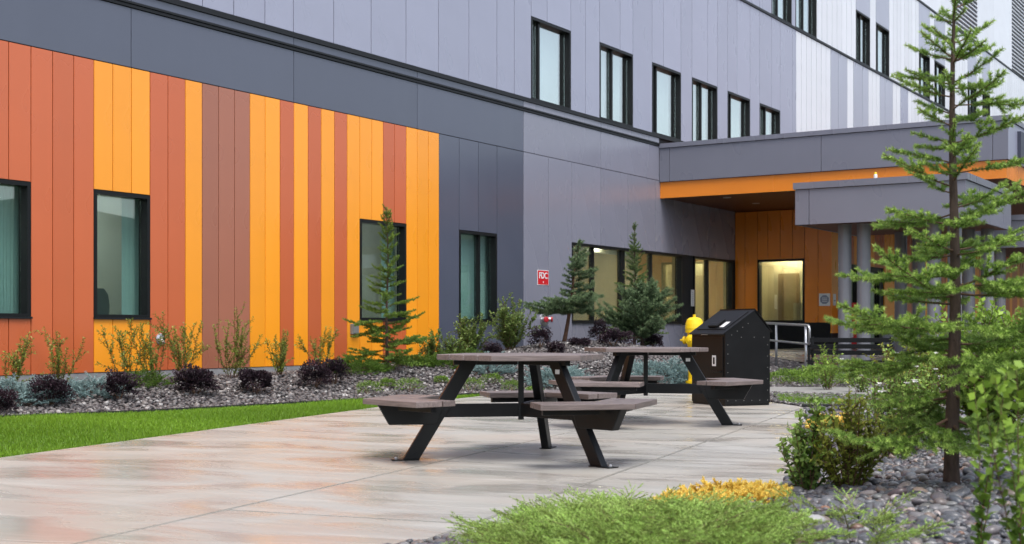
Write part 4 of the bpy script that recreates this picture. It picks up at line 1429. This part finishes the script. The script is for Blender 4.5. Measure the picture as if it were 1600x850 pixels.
# ------------------------------------------------------------------ picnic tables
def picnic_table(cx, cy, base_deg, label, angs, plate_arm):
    root = empty('picnic_table', (cx, cy, 0), label, 'picnic table', 'picnic tables on the patio')
    def pol(r, deg, z):
        return np.array([cx + r * math.cos(R(deg)), cy + r * math.sin(R(deg)), z])
    RT, zt, th = 0.665, 0.81, 0.042
    hexa = [tuple(pol(RT, base_deg + 60 * k, 0)[:2]) for k in range(6)]
    nd = R(base_deg + 90)
    nx, ny = math.cos(nd), math.sin(nd)
    c0 = nx * cx + ny * cy
    ap = RT * math.cos(R(30))
    n = 8
    for i in range(n):
        lo, hi = -ap + 2 * ap * i / n, -ap + 2 * ap * (i + 1) / n
        p = clip(clip(hexa, nx, ny, c0 + hi - 0.006), -nx, -ny, -(c0 + lo + 0.006))
        mb = MB().prism(p if area(p) > 0 else p[::-1], zt - th, zt)
        o = mb.build('tabletop_plank', M['plank'], root, bevel=0.005, origin=(cx, cy, zt - th))
        # grain runs along the plank: turn the object's axes with it
        ang = nd - math.pi / 2
        turn(o, ang)
    zs = 0.475
    for ai, phi in enumerate(angs):
        er = np.array([math.cos(R(phi)), math.sin(R(phi)), 0]); et = np.array([-er[1], er[0], 0])
        C = np.array([cx, cy, 0.0])
        def rz(r, z, t=0.0): return C + er * r + et * t + np.array([0, 0, z])
        # seat: two mitred wings, two boards each
        for sg_ in (-1, 1):
            nu = np.array([math.cos(R(phi + 30 * sg_)), math.sin(R(phi + 30 * sg_)), 0])
            ta = np.array([math.cos(R(phi + 120 * sg_)), math.sin(R(phi + 120 * sg_)), 0])
            for a0, a1 in ((0.705, 0.818), (0.830, 1.065)):
                te = 0.075
                t30 = math.tan(R(30))
                g = 0.002
                q = [C + nu * a1 + ta * (-a1 * t30 + g), C + nu * a1 + ta * te, C + nu * a0 + ta * te, C + nu * a0 + ta * (-a0 * t30 + g)]
                q = [tuple(v[:2]) for v in q]
                if area(q) < 0: q = q[::-1]
                o = MB().prism(q, zs - th, zs).build('seat_plank', M['plank'], root, bevel=0.005, origin=(cx, cy, zs))
                turn(o, math.atan2(ta[1], ta[0]))
            # angle iron under each wing
            mb = MB()
            p0 = C + nu * 0.84 + ta * (-0.40) + np.array([0, 0, zs - th - 0.045])
            mb.obb(p0, ta * 0.42, nu * 0.05, (0, 0, 0.044))
            mb.build('seat_rail', M['steel_black'], root, bevel=0.003)
        ht_ = 0.032
        # slanted leg
        top, bot = (0.40, 0.766), (0.86, 0.006)
        hw = 0.062
        A = [rz(top[0] - hw, top[1], -ht_), rz(top[0] + hw, top[1], -ht_), rz(bot[0] + hw, bot[1], -ht_), rz(bot[0] - hw, bot[1], -ht_)]
        B = [v + et * 2 * ht_ for v in A]
        leg = MB().loft(A, B).build('leg', M['steel_black'], root, bevel=0.006)
        mb = MB()
        mb.obb(rz(0.80, 0.001, -0.05), er * 0.21, et * 0.10, (0, 0, 0.007))
        mb.build('foot_plate', M['steel_black'], leg)
        MB().lathe(rz(0.975, 0.008), [(0.014, 0.0), (0.014, 0.01), (0.008, 0.018)], 8).build('bolt', M['steel'], leg)
        if ai == plate_arm:
            f = 0.11
            pc = rz(top[0] + (bot[0] - top[0]) * f, top[1] + (bot[1] - top[1]) * f)
            for sgn in (-1, 1):
                mb = MB()
                mb.obb(pc - er * 0.023 + et * sgn * (ht_ + 0.0005) - np.array([0, 0, 0.017]), er * 0.046, et * sgn * 0.002, (0, 0, 0.034))
                mb.build('label_plate', M['label'], leg)
        # beam from the centre post and deep seat bracket
        mb = MB()
        mb.obb(rz(0.022, 0.325, -0.022), er * 0.70, et * 0.044, (0, 0, 0.103))
        mb.build('beam', M['steel_black'], root, bevel=0.004)
        A = [rz(0.60, 0.431, -0.036), rz(1.12, 0.431, -0.036), rz(1.03, 0.272, -0.036), rz(0.66, 0.272, -0.036)]
        B = [v + et * 0.072 for v in A]
        MB().loft(A, B).build('seat_bracket', M['steel_black'], root, bevel=0.008)
        mb = MB()
        mb.obb(rz(0.03, 0.728, -0.025), er * 0.50, et * 0.05, (0, 0, 0.038))
        mb.build('top_support', M['steel_black'], root, bevel=0.003)
    MB().obb((cx - 0.022, cy - 0.022, 0.30), (0.044, 0, 0), (0, 0.044, 0), (0, 0, 0.466)).build('center_post', M['steel_black'], root, bevel=0.003)
    return root
def turn(o, ang):
    """rotate an object's local axes about its origin without moving its geometry"""
    me = o.data
    n = len(me.vertices)
    co = np.empty(n * 3, np.float32)
    me.vertices.foreach_get('co', co)
    co = co.reshape(-1, 3)
    c, s = math.cos(-ang), math.sin(-ang)
    co[:, :2] = co[:, :2] @ np.array([[c, s], [-s, c]])
    me.vertices.foreach_set('co', co.ravel())
    me.update()
    o.rotation_euler = (0, 0, ang)
picnic_table(0.07, 10.3, 191, 'hexagonal picnic table on the patio with purple-brown planks, away from the bin', [190.5, 311, 75], 1)
picnic_table(1.42, 14.05, 347, 'hexagonal picnic table standing beside the black litter bin', [347, 107, 227], 0)

# ------------------------------------------------------------------ litter bin
bu, bv = np.array([0.914, 0.407, 0]), np.array([-0.407, 0.914, 0])
bc = np.array([2.775, 17.22, 0.0])
bw, bl = 0.70, 0.82
br = empty('litter_bin', bc + bu * bw / 2 + bv * bl / 2, 'tall black steel litter bin with pitched lid beside the picnic table', 'bin')
def bp_(u, v_, z): return bc + bu * u + bv * v_ + np.array([0, 0, z])
prof = [(0, 0.03), (bw, 0.03), (bw, 0.985), (0.46, 1.245), (0, 0.95)]
MB().loft([bp_(u, 0, z) for u, z in prof], [bp_(u, bl, z) for u, z in prof]).build('body', M['bin_black'], br, bevel=0.006)
MB().obb(bp_(0.01, 0.01, 0.001), bu * (bw - 0.02), bv * (bl - 0.02), (0, 0, 0.03)).build('base', M['bin_black'], br)
# lid: sloping sheet with raised frame
sl = np.array([0.46, 1.245 - 0.95]); sl = sl / np.linalg.norm(sl)
nrm = np.array([-sl[1], sl[0]])
def lid(d, v_, h): return bp_(d * sl[0] + h * nrm[0], v_, 0.95 + d * sl[1] + h * nrm[1])
def lbox(d0, d1, v0, v1, h0, h1):
    mb = MB()
    o = lid(d0, v0, h0)
    return mb.obb(o, lid(d1, v0, h0) - o, lid(d0, v1, h0) - o, lid(d0, v0, h1) - o)
ld = lbox(-0.035, 0.555, -0.012, bl + 0.012, 0.003, 0.018).build('lid', M['bin_black'], br, bevel=0.004)
lbox(0.06, 0.50, 0.07, bl - 0.07, 0.0185, 0.027).build('lid_panel', M['bin_black'], ld, bevel=0.005)
lbox(0.10, 0.19, 0.30, 0.52, 0.0275, 0.06).build('handle', M['bin_black'], ld, bevel=0.015)
lbox(0.20, 0.29, 0.33, 0.49, 0.0275, 0.045).build('handle_cover', M['bin_black'], ld, bevel=0.01)
lbox(0.11, 0.24, 0.16, 0.26, 0.0275, 0.029).build('label_plate', M['label'], ld)
rs_ = (bw - 0.46)
A = [bp_(0.455, -0.012, 1.262), bp_(bw + 0.03, -0.012, 0.965), bp_(bw + 0.03, -0.012, 0.982), bp_(0.455, -0.012, 1.279)]
B = [v_ + bv * (bl + 0.024) for v_ in A]
MB().loft(A, B).build('rear_lid', M['bin_black'], br, bevel=0.003)
# front door with label, plate and latch (front is the u = 0 face)
dm = MB()
dm.obb(bp_(-0.012, 0.04, 0.10), bu * 0.011, bv * (bl - 0.08), (0, 0, 0.80))
dm = dm.build('door', M['bin_black'], br, bevel=0.003)
MB().obb(bp_(-0.0155, 0.40, 0.93), bu * 0.003, bv * 0.16, (0, 0, 0.03)).build('name_plate', M['label'], br)
MB().obb(bp_(-0.0155, 0.20, 0.52), bu * 0.003, bv * 0.09, (0, 0, 0.14)).build('label_plate', M['label'], dm)
MB().obb(bp_(-0.0175, 0.225, 0.545), bu * 0.0015, bv * 0.04, (0, 0, 0.09)).build('label_print', M['bin_black'], dm)
MB().obb(bp_(-0.045, 0.06, 0.44), bu * 0.032, bv * 0.22, (0, 0, 0.02)).build('handle', M['bin_black'], dm, bevel=0.005)
rv = [(0.04 + 0.62 * i / 5, 0.07) for i in range(6)] + [(0.04, 0.2 + 0.12 * i) for i in range(6)] + [(0.10 + 0.085 * i, 0.93 + 0.05 * i) for i in range(4)] + [(0.66, 0.2 + 0.15 * i) for i in range(5)] + [(0.25, 0.90), (0.45, 0.90), (0.6, 0.9)]
for u, z in rv:
    MB().lathe(bp_(u, 0, z), [(0.0058, 0.0), (0.005, 0.004), (0.002, 0.006)], 8, -bv).build('rivet', M['grey_box'], br)

# ------------------------------------------------------------------ hydrant
hp = np.array([(1085 - 800) / FPX * 22.4, 22.4, 0.0]); hp[2] = T1(hp[0], hp[1])
hd = empty('fire_hydrant', hp, 'bright yellow fire hydrant behind the black litter bin', 'hydrant')
k = 1.375 - hp[2]
MB().lathe(hp + np.array([0, 0, -0.05]), [(0.105, 0), (0.105, 0.5 * k), (0.115, 0.53 * k), (0.12, 0.72 * k), (0.155, 0.73 * k), (0.155, 0.76 * k)], 24).build('barrel', M['yellow'], hd, smooth=False)
MB().lathe(hp + np.array([0, 0, 0.76 * k - 0.048]), [(0.155, 0), (0.16, 0.03), (0.15, 0.10), (0.13, 0.17), (0.085, 0.205), (0.03, 0.215)], 24).build('bonnet', M['yellow'], hd, smooth=False)
MB().lathe(hp + np.array([0, 0, 0.76 * k + 0.165]), [(0.025, 0), (0.025, 0.05)], 5).build('operating_nut', M['yellow'], hd)
MB().lathe(hp + np.array([0, 0, 0.10]), [(0.15, 0), (0.15, 0.04)], 20).build('flange', M['yellow'], hd)
for dx, dy, r in ((-0.45, -0.9, 0.075), (1.0, -0.1, 0.055), (-0.9, 0.45, 0.055)):
    d3 = np.array([dx, dy, 0]); d3 = d3 / np.linalg.norm(d3)
    c = hp + np.array([0, 0, 0.60 * k]) + d3 * 0.10
    nz_ = MB().lathe(c, [(r * 0.9, 0), (r * 0.9, 0.05), (r * 1.25, 0.052), (r * 1.25, 0.09), (r * 0.6, 0.11)], 16, d3).build('nozzle_cap', M['yellow'], hd)
    MB().lathe(c + d3 * 0.11, [(0.02, 0), (0.018, 0.04)], 5, d3).build('cap_nut', M['yellow'], nz_)

# ------------------------------------------------------------------ handrail
q1 = np.array([(1213 - 800) / FPX * 27.6, 27.6]); q2 = np.array([(1259 - 800) / FPX * 25.6, 25.6])
z1_, z2_ = T1(*q1), T1(*q2)
hr = empty('handrail', (*((q1 + q2) / 2), min(z1_, z2_)), 'galvanised pipe handrail between the litter bin and the bench', 'handrail')
zt1, zt2 = 1.125, 1.085
dq = unit(q2 - q1)
q0 = q1 - dq * 1.5
for q in (q0, q1, q2):
    zt_ = zt1 + (zt2 - zt1) * np.dot(q - q1, dq) / np.linalg.norm(q2 - q1)
    MB().tube([(q[0], q[1], T1(*q) - 0.02), (q[0], q[1], zt_ - 0.02)], 0.026, 12).build('post', M['galv'], hr, smooth=True)
e = q2 + dq * 0.14
slp = (zt2 - zt1) / np.linalg.norm(q2 - q1)
pts = [(*q0, zt1 - slp * 1.5), (*q1, zt1), (*q2, zt2)] + [(*(q2 + dq * (0.14 + 0.09 * math.sin(t))), zt2 - 0.09 * (1 - math.cos(t)) - 0.01) for t in np.linspace(0, math.pi / 2, 6)] + [(*(q2 + dq * 0.23), zt2 - 0.36)]
MB().tube(pts, 0.026, 12).build('top_rail', M['galv'], hr, smooth=True)
MB().tube([(*q0, zt1 - slp * 1.5 - 0.36), (*q1, zt1 - 0.36), (*q2, zt2 - 0.36), (*(q2 + dq * 0.23), zt2 - 0.36)], 0.022, 12).build('mid_rail', M['galv'], hr, smooth=True)

# ------------------------------------------------------------------ garden bench by the columns
def bench(cx, cy, ang, label):
    z = T1(cx, cy)
    root = empty('garden_bench', (cx, cy, z), label, 'bench')
    ex = np.array([math.cos(ang), math.sin(ang), 0]); ey = np.array([-ex[1], ex[0], 0])
    def P_(x, y, h): return np.array([cx, cy, z]) + ex * x + ey * y + np.array([0, 0, h])
    Lb = 1.5
    for i in range(4):
        y = -0.22 + i * 0.115
        MB().obb(P_(-Lb / 2, y, 0.42), ex * Lb, ey * 0.09, (0, 0, 0.03)).build('seat_slat', M['steel_black'], root, bevel=0.004)
    for i in range(3):
        h = 0.54 + i * 0.115
        MB().obb(P_(-Lb / 2, 0.255 + i * 0.025, h), ex * Lb, ey * 0.025, (0, 0, 0.085)).build('back_slat', M['steel_black'], root, bevel=0.004)
    for x in (-Lb / 2 + 0.03, Lb / 2 - 0.07):
        MB().obb(P_(x, -0.24, -0.02), ex * 0.04, ey * 0.05, (0, 0, 0.66)).build('leg', M['steel_black'], root)
        A = [P_(x, 0.24, -0.02), P_(x, 0.29, -0.02), P_(x, 0.345, 0.88), P_(x, 0.31, 0.88)]
        MB().loft(A, [v_ + ex * 0.04 for v_ in A]).build('leg', M['steel_black'], root)
        MB().obb(P_(x - 0.005, -0.26, 0.642), ex * 0.05, ey * 0.56, (0, 0, 0.03)).build('armrest', M['steel_black'], root, bevel=0.004)
        MB().obb(P_(x + 0.002, -0.19, 0.385), ex * 0.036, ey * 0.43, (0, 0, 0.034)).build('seat_rail', M['steel_black'], root)
    return root
bq = np.array([6.15, 24.1])
bench(bq[0], bq[1], R(-20), 'black slatted metal bench beside the canopy columns')

# chair seen through the window, red cabinet by the doors
cq = W(S(165, -0.75), -0.75, 0.475)
ch = empty('office_chair', cq, 'dark teal office chair behind the window glass in the rust and orange wall', 'chair')
fc = W
for nm, h0, h1, rx, ry, off in (('backrest', 0.62, 1.14, 0.24, 0.05, 0.0), ('seat', 0.44, 0.52, 0.24, 0.22, 0.0)):
    prof = []
    mb = MB()
    rings = 7
    A = []
    for i in range(rings):
        t = i / (rings - 1)
        h = h0 + (h1 - h0) * t
        k = 1.0 if nm == 'seat' else (0.75 + 0.35 * math.sin(math.pi * min(t * 0.75 + 0.15, 1)))
        if i in (0, rings - 1): k *= 0.75
        A.append([cq + SD3 * (rx * k * math.cos(a)) + SN3 * ((ry * (1 if nm == 'seat' else 1)) * math.sin(a) + (0.22 if nm == 'backrest' else 0)) + np.array([0, 0, h]) for a in np.linspace(0, 2 * math.pi, 17)[:-1]])
    V = [v_ for r_ in A for v_ in r_]
    Fc = [(i * 16 + j, i * 16 + (j + 1) % 16, (i + 1) * 16 + (j + 1) % 16, (i + 1) * 16 + j) for i in range(rings - 1) for j in range(16)]
    Fc += [tuple(range(15, -1, -1)), tuple((rings - 1) * 16 + j for j in range(16))]
    mk(nm, V, Fc, M['chair_teal'], ch, smooth=True)
MB().tube([cq + np.array([0, 0, 0.05]), cq + np.array([0, 0, 0.45])], 0.025, 10).build('post', M['steel_black'], ch)
MB().tube([cq + SN3 * 0.2 + np.array([0, 0, 0.48]), cq + SN3 * 0.27 + np.array([0, 0, 0.7])], 0.02, 8).build('back_support', M['steel_black'], ch)
for i in range(5):
    a = 2 * math.pi * i / 5
    d3 = np.array([math.cos(a), math.sin(a), 0])
    lg = MB().tube([cq + np.array([0, 0, 0.09]), cq + d3 * 0.28 + np.array([0, 0, 0.06])], [0.025, 0.015], 6).build('leg', M['steel_black'], ch)
    MB().lathe(cq + d3 * 0.28 + np.array([0, 0, 0.001]), [(0.02, 0), (0.025, 0.03), (0.02, 0.06)], 8).build('castor', M['steel_black'], lg)
rq0 = FF(S(1333, W_V + 0.3), 0.3, 0)
zr = T1(rq0[0], rq0[1]) + 0.03
rc = empty('red_cabinet', (rq0[0], rq0[1], zr), 'red upright cabinet with grey panel beside the entrance doors', 'cabinet')
sx0 = S(1333, W_V + 0.3)
mb = MB(); fbox(mb, FF, sx0 - 0.35, sx0 + 0.35, 0.05, 0.5, zr, zr + 1.25)
mb.build('body', M['red'], rc, bevel=0.01)
mb = MB(); fbox(mb, FF, sx0 - 0.25, sx0 + 0.25, 0.502, 0.512, zr + 0.55, zr + 0.95)
mb.build('panel', M['sign_white'], rc)
mb = MB(); mb.obb(W(sx0 - 0.352, W_V + 0.12, zr + 0.3), -SD3 * 0.008, -SN3 * 0.3, (0, 0, 0.35))
mb.build('panel', M['sign_white'], rc)

# ------------------------------------------------------------------ conifers
tq = np.array([(1490 - 800) / FPX * 7.15, 7.15])
conifer('spruce_tree', tq, 2.82, 0.86, 'tall young bright green spruce rising from the river pebbles', G['spruce_near'], 11, whorl=0.175, nb=5, need=0.022, wid=0.0044, per_m=1300, topang=0.5,
        first=0.13, trunk_r=0.043, droop=0.18, latsp=0.06, latlen=0.5, upcurve=0.25, twig_r=0.0045, shape=([0, 0.08, 0.26, 0.36, 0.5, 0.64, 0.7, 0.76, 0.88, 1.0], [0.9, 1.0, 0.98, 0.68, 0.5, 0.4, 0.52, 0.34, 0.26, 0.1]), jit=0.3)
q = at(605, 1.3)
conifer('fir_tree', q, 2.72, 0.84, 'slender fir in front of the orange panel window', G['fir'], 21, whorl=0.165, nb=6, need=0.032, wid=0.010, per_m=480, first=0.07, trunk_r=0.03,
        droop=0.1, latsp=0.07, latlen=0.42, shape=([0, 0.1, 0.25, 0.4, 0.7, 0.9, 1.0], [0.9, 1.0, 0.8, 0.42, 0.28, 0.2, 0.08]), jit=0.35)
q = at(882, 1.5)
conifer('pine_tree', q, 2.05, 0.78, 'bushy dark pine with a bent bare trunk behind the tables', G['pine'], 31, whorl=0.14, nb=6, need=0.05, wid=0.012, per_m=460, first=0.30, trunk_r=0.045,
        droop=0.15, latsp=0.08, latlen=0.5, shape=([0, 0.12, 0.35, 0.6, 0.8, 1.0], [1.0, 0.95, 0.6, 0.5, 0.3, 0.1]), jit=0.4, lean=(0.30, 0.05), bark='bark_red', azbias=lambda a, h: 0.45 if math.cos(a) < -0.2 and h > 0.85 else 1.0)
q = at(992, 1.35)
conifer('spruce_tree', q, 2.85, 0.72, 'narrow dark spruce in front of the lit ribbon window', G['spruce_dark'], 41, whorl=0.15, nb=6, need=0.034, wid=0.012, per_m=460, first=0.05, trunk_r=0.04,
        droop=0.12, latsp=0.08, latlen=0.42, shape=([0, 0.15, 0.35, 0.5, 0.75, 1.0], [1.0, 0.95, 0.75, 0.5, 0.28, 0.08]), jit=0.35)
q = at(1003, 2.3)
conifer('mountain_pine', q, 1.25, 0.95, 'broad spreading dwarf pine below the narrow dark spruce', G['pine'], 51, whorl=0.13, nb=6, need=0.05, wid=0.013, per_m=420, first=0.12, trunk_r=0.04,
        droop=-0.35, latsp=0.09, latlen=0.5, power=0.5, jit=0.35, cat='shrub')

# ------------------------------------------------------------------ the bed along the wall
PS = [(80, 1.35, 0.30, 0.24, 'with the blue spruce mat spreading on both sides'), (187, 1.5, 0.25, 0.22, 'below the window with the chair'), (306, 1.6, 0.33, 0.27, 'with the hose tap plate on the wall behind it'),
      (399, 1.8, 0.30, 0.24, 'in front of the three brown panels'), (492, 1.8, 0.27, 0.23, 'touching its twin, on the tap side'), (523, 1.75, 0.25, 0.22, 'touching its twin, next to the slender fir'),
      (-8, 1.5, 0.28, 0.22, 'at the far end of the blue spruce mat'),
      (768, 1.9, 0.26, 0.26, 'among the leafy willows before the slate wall'), (845, 1.7, 0.25, 0.28, 'under the hose inlet'), (935, 1.9, 0.27, 0.28, 'between the bent pine and the narrow spruce'),
      (868, 2.4, 0.22, 0.12, 'spreading low at the foot of the bent pine'), (905, 2.2, 0.2, 0.12, 'low beside the trunk of the bent pine'), (958, 2.6, 0.3, 0.2, 'under the broad dwarf pine'), (1022, 2.5, 0.25, 0.2, 'between the dwarf pine and the hydrant')]
for i, (px, ww, r, h, lb) in enumerate(PS):
    q = at(px, ww)
    r, h = r * random.uniform(0.66, 1.02), h * random.uniform(0.75, 1.15)
    ball_shrub('purple_shrub', q, r, r * random.uniform(0.85, 1.1), h * 1.15, 'dark purple rounded shrub ' + lb, G['purple'], n=int(4200 * (r / 0.28) ** 2), leaf=(0.034, 0.02), group='purple shrubs in the gravel bed', seed=100 + i, lumps=0.22, spiky=0.9)
SP = [(15, 0.55, 0.75, 7, 'at the end of the bed below the window edge'), (95, 0.6, 0.85, 7, 'over the blue spruce mat before rust panels'), (200, 0.7, 0.95, 6, 'rising against the three short orange panels below the window'), (240, 0.8, 1.0, 7, 'screening the hose tap plate'),
      (292, 0.7, 0.95, 8, 'in front of the single orange stripe'), (362, 0.8, 0.95, 9, 'in front of the brown panels'), (437, 0.8, 0.72, 11, 'bushy, in front of the paired orange panels'), (500, 0.8, 0.85, 7, 'before the alternating stripes beside the fir')]
for i, (px, ww, h, n, lb) in enumerate(SP):
    q = at(px, ww)
    h *= 1.2
    stem_plant('willow_shrub', q, h, h * 0.5, n, 'thin upright leafy willow ' + lb, G['sprig'], leaf=(0.042, 0.014), per_m=130, start=0.12, bend=0.28, stem_r=0.005, group='thin willows along the orange wall', seed=200 + i, sub=1)
LS = [(676, 1.0, 0.7, 18, 'beside the slender fir'), (735, 1.0, 0.9, 26, 'in front of the slate wall window'), (795, 1.0, 1.1, 26, 'beside the hose inlet'), (712, 1.5, 0.6, 20, 'low in front of the slate panels')]
for i, (px, ww, h, n, lb) in enumerate(LS):
    q = at(px, ww)
    stem_plant('leafy_shrub', q, h, h * 0.62, n, 'grey green leafy shrub ' + lb, G['shrub'], leaf=(0.055, 0.026), per_m=95, start=0.1, bend=0.3, stem_r=0.006, group='leafy shrubs by the slate wall', seed=300 + i, sub=1)
# blue spruce mats
BM = [(at(30, 1.0), 0.75, 0.45, 'at the end of the orange wall'), (at(140, 1.1), 0.45, 0.3, 'between two purple shrubs by the rust panels'), (gp(870, 590, 0.2), 0.55, 0.5, 'behind the seat of the picnic table away from the bin'), (gp(1045, 585, 0.22), 0.75, 0.6, 'beside the yellow hydrant'), (gp(765, 588, 0.2), 0.4, 0.35, 'behind the tabletop away from the bin')]
for i, (c, rx, ry, lb) in enumerate(BM):
    spray_mat('blue_spruce_mat', blob_poly(c, rx, ry, 400 + i, rot=0.9), 'low silvery blue spruce mat ' + lb, G['blue'], int(420 * rx * ry / 0.3), slen=0.15, need=0.022, wid=0.008, per_m=300, hgt=0.22, seed=400 + i, rise=0.9, tw=4, group='blue spruce mats in the gravel bed')
# dark junipers
JM = [(at(232, 0.9), 0.3, 0.22, 'under the hose tap'), (at(560, 1.2), 0.6, 0.4, 'at the foot of the slender fir, tap side'), (at(655, 1.2), 0.4, 0.35, 'at the foot of the slender fir, slate side'), (at(715, 1.6), 0.75, 0.4, 'before the slate wall'), (gp(1090, 585, 0.2), 0.5, 0.4, 'around the hydrant foot')]
for i, (c, rx, ry, lb) in enumerate(JM):
    spray_mat('dark_juniper', blob_poly(c, rx, ry, 450 + i, rot=0.9), 'low dark green juniper ' + lb, G['jun_dark'], int(420 * rx * ry / 0.3), slen=0.17, need=0.02, wid=0.006, per_m=280, hgt=0.2, seed=450 + i, rise=0.8, tw=5, group='dark junipers in the gravel bed')
# bright green cushions along the front of the bed
CU = [(577, 614, 0.18, 'at the tip of the lawn'), (606, 610, 0.12, 'smallest of the three in front of the fir'), (640, 611, 0.19, 'broad, between the fir and the near tabletop'), (735, 608, 0.2, 'largest, seen under the tabletop beside its slanted leg'), (770, 604, 0.16, 'farther back under the tabletop by the blue spruce mat'), (800, 606, 0.15, 'behind the centre post of the table'), (690, 606, 0.11, 'behind the leg of the table that points to the lawn'), (836, 609, 0.13, 'behind the back leg of the table')]
for i, (px, py, r, lb) in enumerate(CU):
    q = gp(px, py, 0.06)
    ball_shrub('green_cushion', q, r * 1.15, r, r * 0.95, 'bright green cushion plant ' + lb, G['mat'], n=900, leaf=(0.026, 0.01), group='green cushions along the bed edge', seed=500 + i, stems=3, lumps=0.08)
# mats beyond the path on the right
for i, (px, py, rx, lb) in enumerate(((1228, 599, 0.42, 'against the litter bin'), (1262, 598, 0.5, 'below the curved end of the handrail'), (1296, 602, 0.5, 'below the bench'), (1350, 600, 0.5, 'below the canopy columns'))):
    q = gp(px, py, 0.04)
    ball_shrub('ground_cover', q, rx, 0.35, 0.22, 'low green ground cover mat beyond the path ' + lb, G['mat'], n=1800, leaf=(0.04, 0.016), group='ground cover beyond the path', seed=520 + i, stems=3, lumps=0.12)
for i, (px, py, h, n, lb) in enumerate(((1293, 608, 0.85, 9, 'in front of the black bench'), (1345, 612, 0.6, 16, 'with white flowers beside the path'), (1450, 600, 0.9, 18, 'between the canopy columns and the spruce'))):
    q = gp(px, py, 0.02)
    stem_plant('path_shrub', q, h, h * 0.6, n, 'light green shrub beyond the lawn ' + lb, G['lime'] if i != 1 else G['currant'], leaf=(0.05, 0.026), per_m=60, start=0.1, stem_r=0.006, seed=540 + i, sub=1, group='shrubs beyond the lawn')

# ------------------------------------------------------------------ foreground planting
JP = [gp(775, 880), gp(800, 850), gp(850, 828), gp(900, 812), gp(960, 800), gp(992, 806), gp(1030, 830), gp(1115, 842, 0.03), gp(1185, 852, 0.06), gp(1220, 880, 0.08), gp(1180, 930, 0.12), gp(950, 960), gp(800, 920)]
spray_mat('spreading_juniper', JP, 'feathery bright green juniper spreading over the patio corner', G['juniper'], 800, slen=0.22, need=0.011, wid=0.0033, per_m=640, hgt=0.05, seed=600, rise=0.5, tw=9)
spray_mat('spreading_juniper', [gp(1215, 838, 0.06), gp(1290, 832, 0.06), gp(1380, 846, 0.1), gp(1430, 872, 0.12), gp(1330, 900, 0.12), gp(1230, 880, 0.1)], 'thin patchy juniper sprigs creeping over the river pebbles', G['juniper'], 34, slen=0.2, need=0.011, wid=0.0033, per_m=600, hgt=0.03, seed=601, rise=0.55, tw=8)
GP_ = [gp(1015, 793), gp(1040, 783), gp(1110, 776), gp(1180, 774), gp(1222, 776), gp(1228, 787), gp(1180, 797, 0.02), gp(1100, 803, 0.02), gp(1040, 803, 0.02)]
spray_mat('golden_plant', GP_, 'low golden yellow conifer beside the spreading juniper', G['gold'], 800, slen=0.07, need=0.017, wid=0.007, per_m=700, hgt=0.07, seed=610, rise=1.3, tw=4)
q = gp(1300, 655, 0.12)
spray_mat('golden_plant', blob_poly(q, 0.22, 0.3, 5), 'golden yellow clump behind the round-leaved currant bush', G['gold'], 200, slen=0.09, need=0.025, wid=0.012, per_m=300, hgt=0.12, seed=611, rise=1.2, tw=4)
FS = [((1262, 762, 0.03), 0.60, 0.36, 20, 'currant', (0.042, 0.034), 'currant bush with loose round leaves at the patio edge', 70, 1),
      ((1325, 745, 0.1), 0.68, 0.46, 34, 'olive', (0.036, 0.026), 'dense olive and reddish shrub behind the currant bush', 80, 1),
      ((1400, 700, 0.13), 0.9, 0.55, 32, 'currant', (0.036, 0.024), 'tall green shrub with white flowers behind the spruce trunk', 65, 1),
      ((1555, 690, 0.15), 1.2, 0.8, 48, 'lime', (0.055, 0.03), 'bright lime green shrub beyond the spruce', 60, 1),
      ((1445, 655, 0.14), 1.0, 0.7, 34, 'olive', (0.045, 0.028), 'yellow green shrub far behind the spruce', 50, 1)]
for i, (pp, h, spd, n, mt, lf, lb, pm_, sb_) in enumerate(FS):
    q = gp(*pp)
    r_ = stem_plant('bushy_shrub' if i else 'currant_bush', q, h, spd, n, lb, G[mt], leaf=lf, per_m=pm_, start=0.08, bend=0.35, stem_r=0.005, seed=700 + i, sub=sb_)
    if i in (2, 4):
        rs2 = np.random.default_rng(800 + i)
        B = np.column_stack([q[0] + rs2.normal(0, 0.25, 26), q[1] + rs2.normal(-0.15, 0.2, 26), 0.25 + rs2.uniform(0.15, 0.65, 26)])
        Vp = []
        for b in B:
            for kk in range(6):
                a = 2 * math.pi * kk / 6
                Vp.append(leaves_at(b[None], np.array([[math.cos(a), math.sin(a), 0.35]]), 0.024, 0.02))
        Vp = np.concatenate(Vp)
        mk('flowers', Vp, np.arange(len(Vp)).reshape(-1, 4), G['petal'], r_, tint=np.full(len(Vp), 0.5))['kind'] = 'stuff'
# tall arching sprays with round leaves close by
for i, (px, Yd, h, n, lb) in enumerate(((1528, 4.6, 0.88, 3, 'slender sprig with paired round leaves in front of the spruce trunk'), (1590, 4.3, 0.8, 5, 'leafy round-leaved sprigs close beside the spruce'))):
    q = np.array([(px - 800) / FPX * Yd, Yd])
    stem_plant('snowberry_shrub', q, h, 0.12, n, lb, G['lime'], leaf=(0.042, 0.034), per_m=75, start=0.05, bend=0.16, stem_r=0.003, seed=900 + i, sub=0, tipt=0.7)
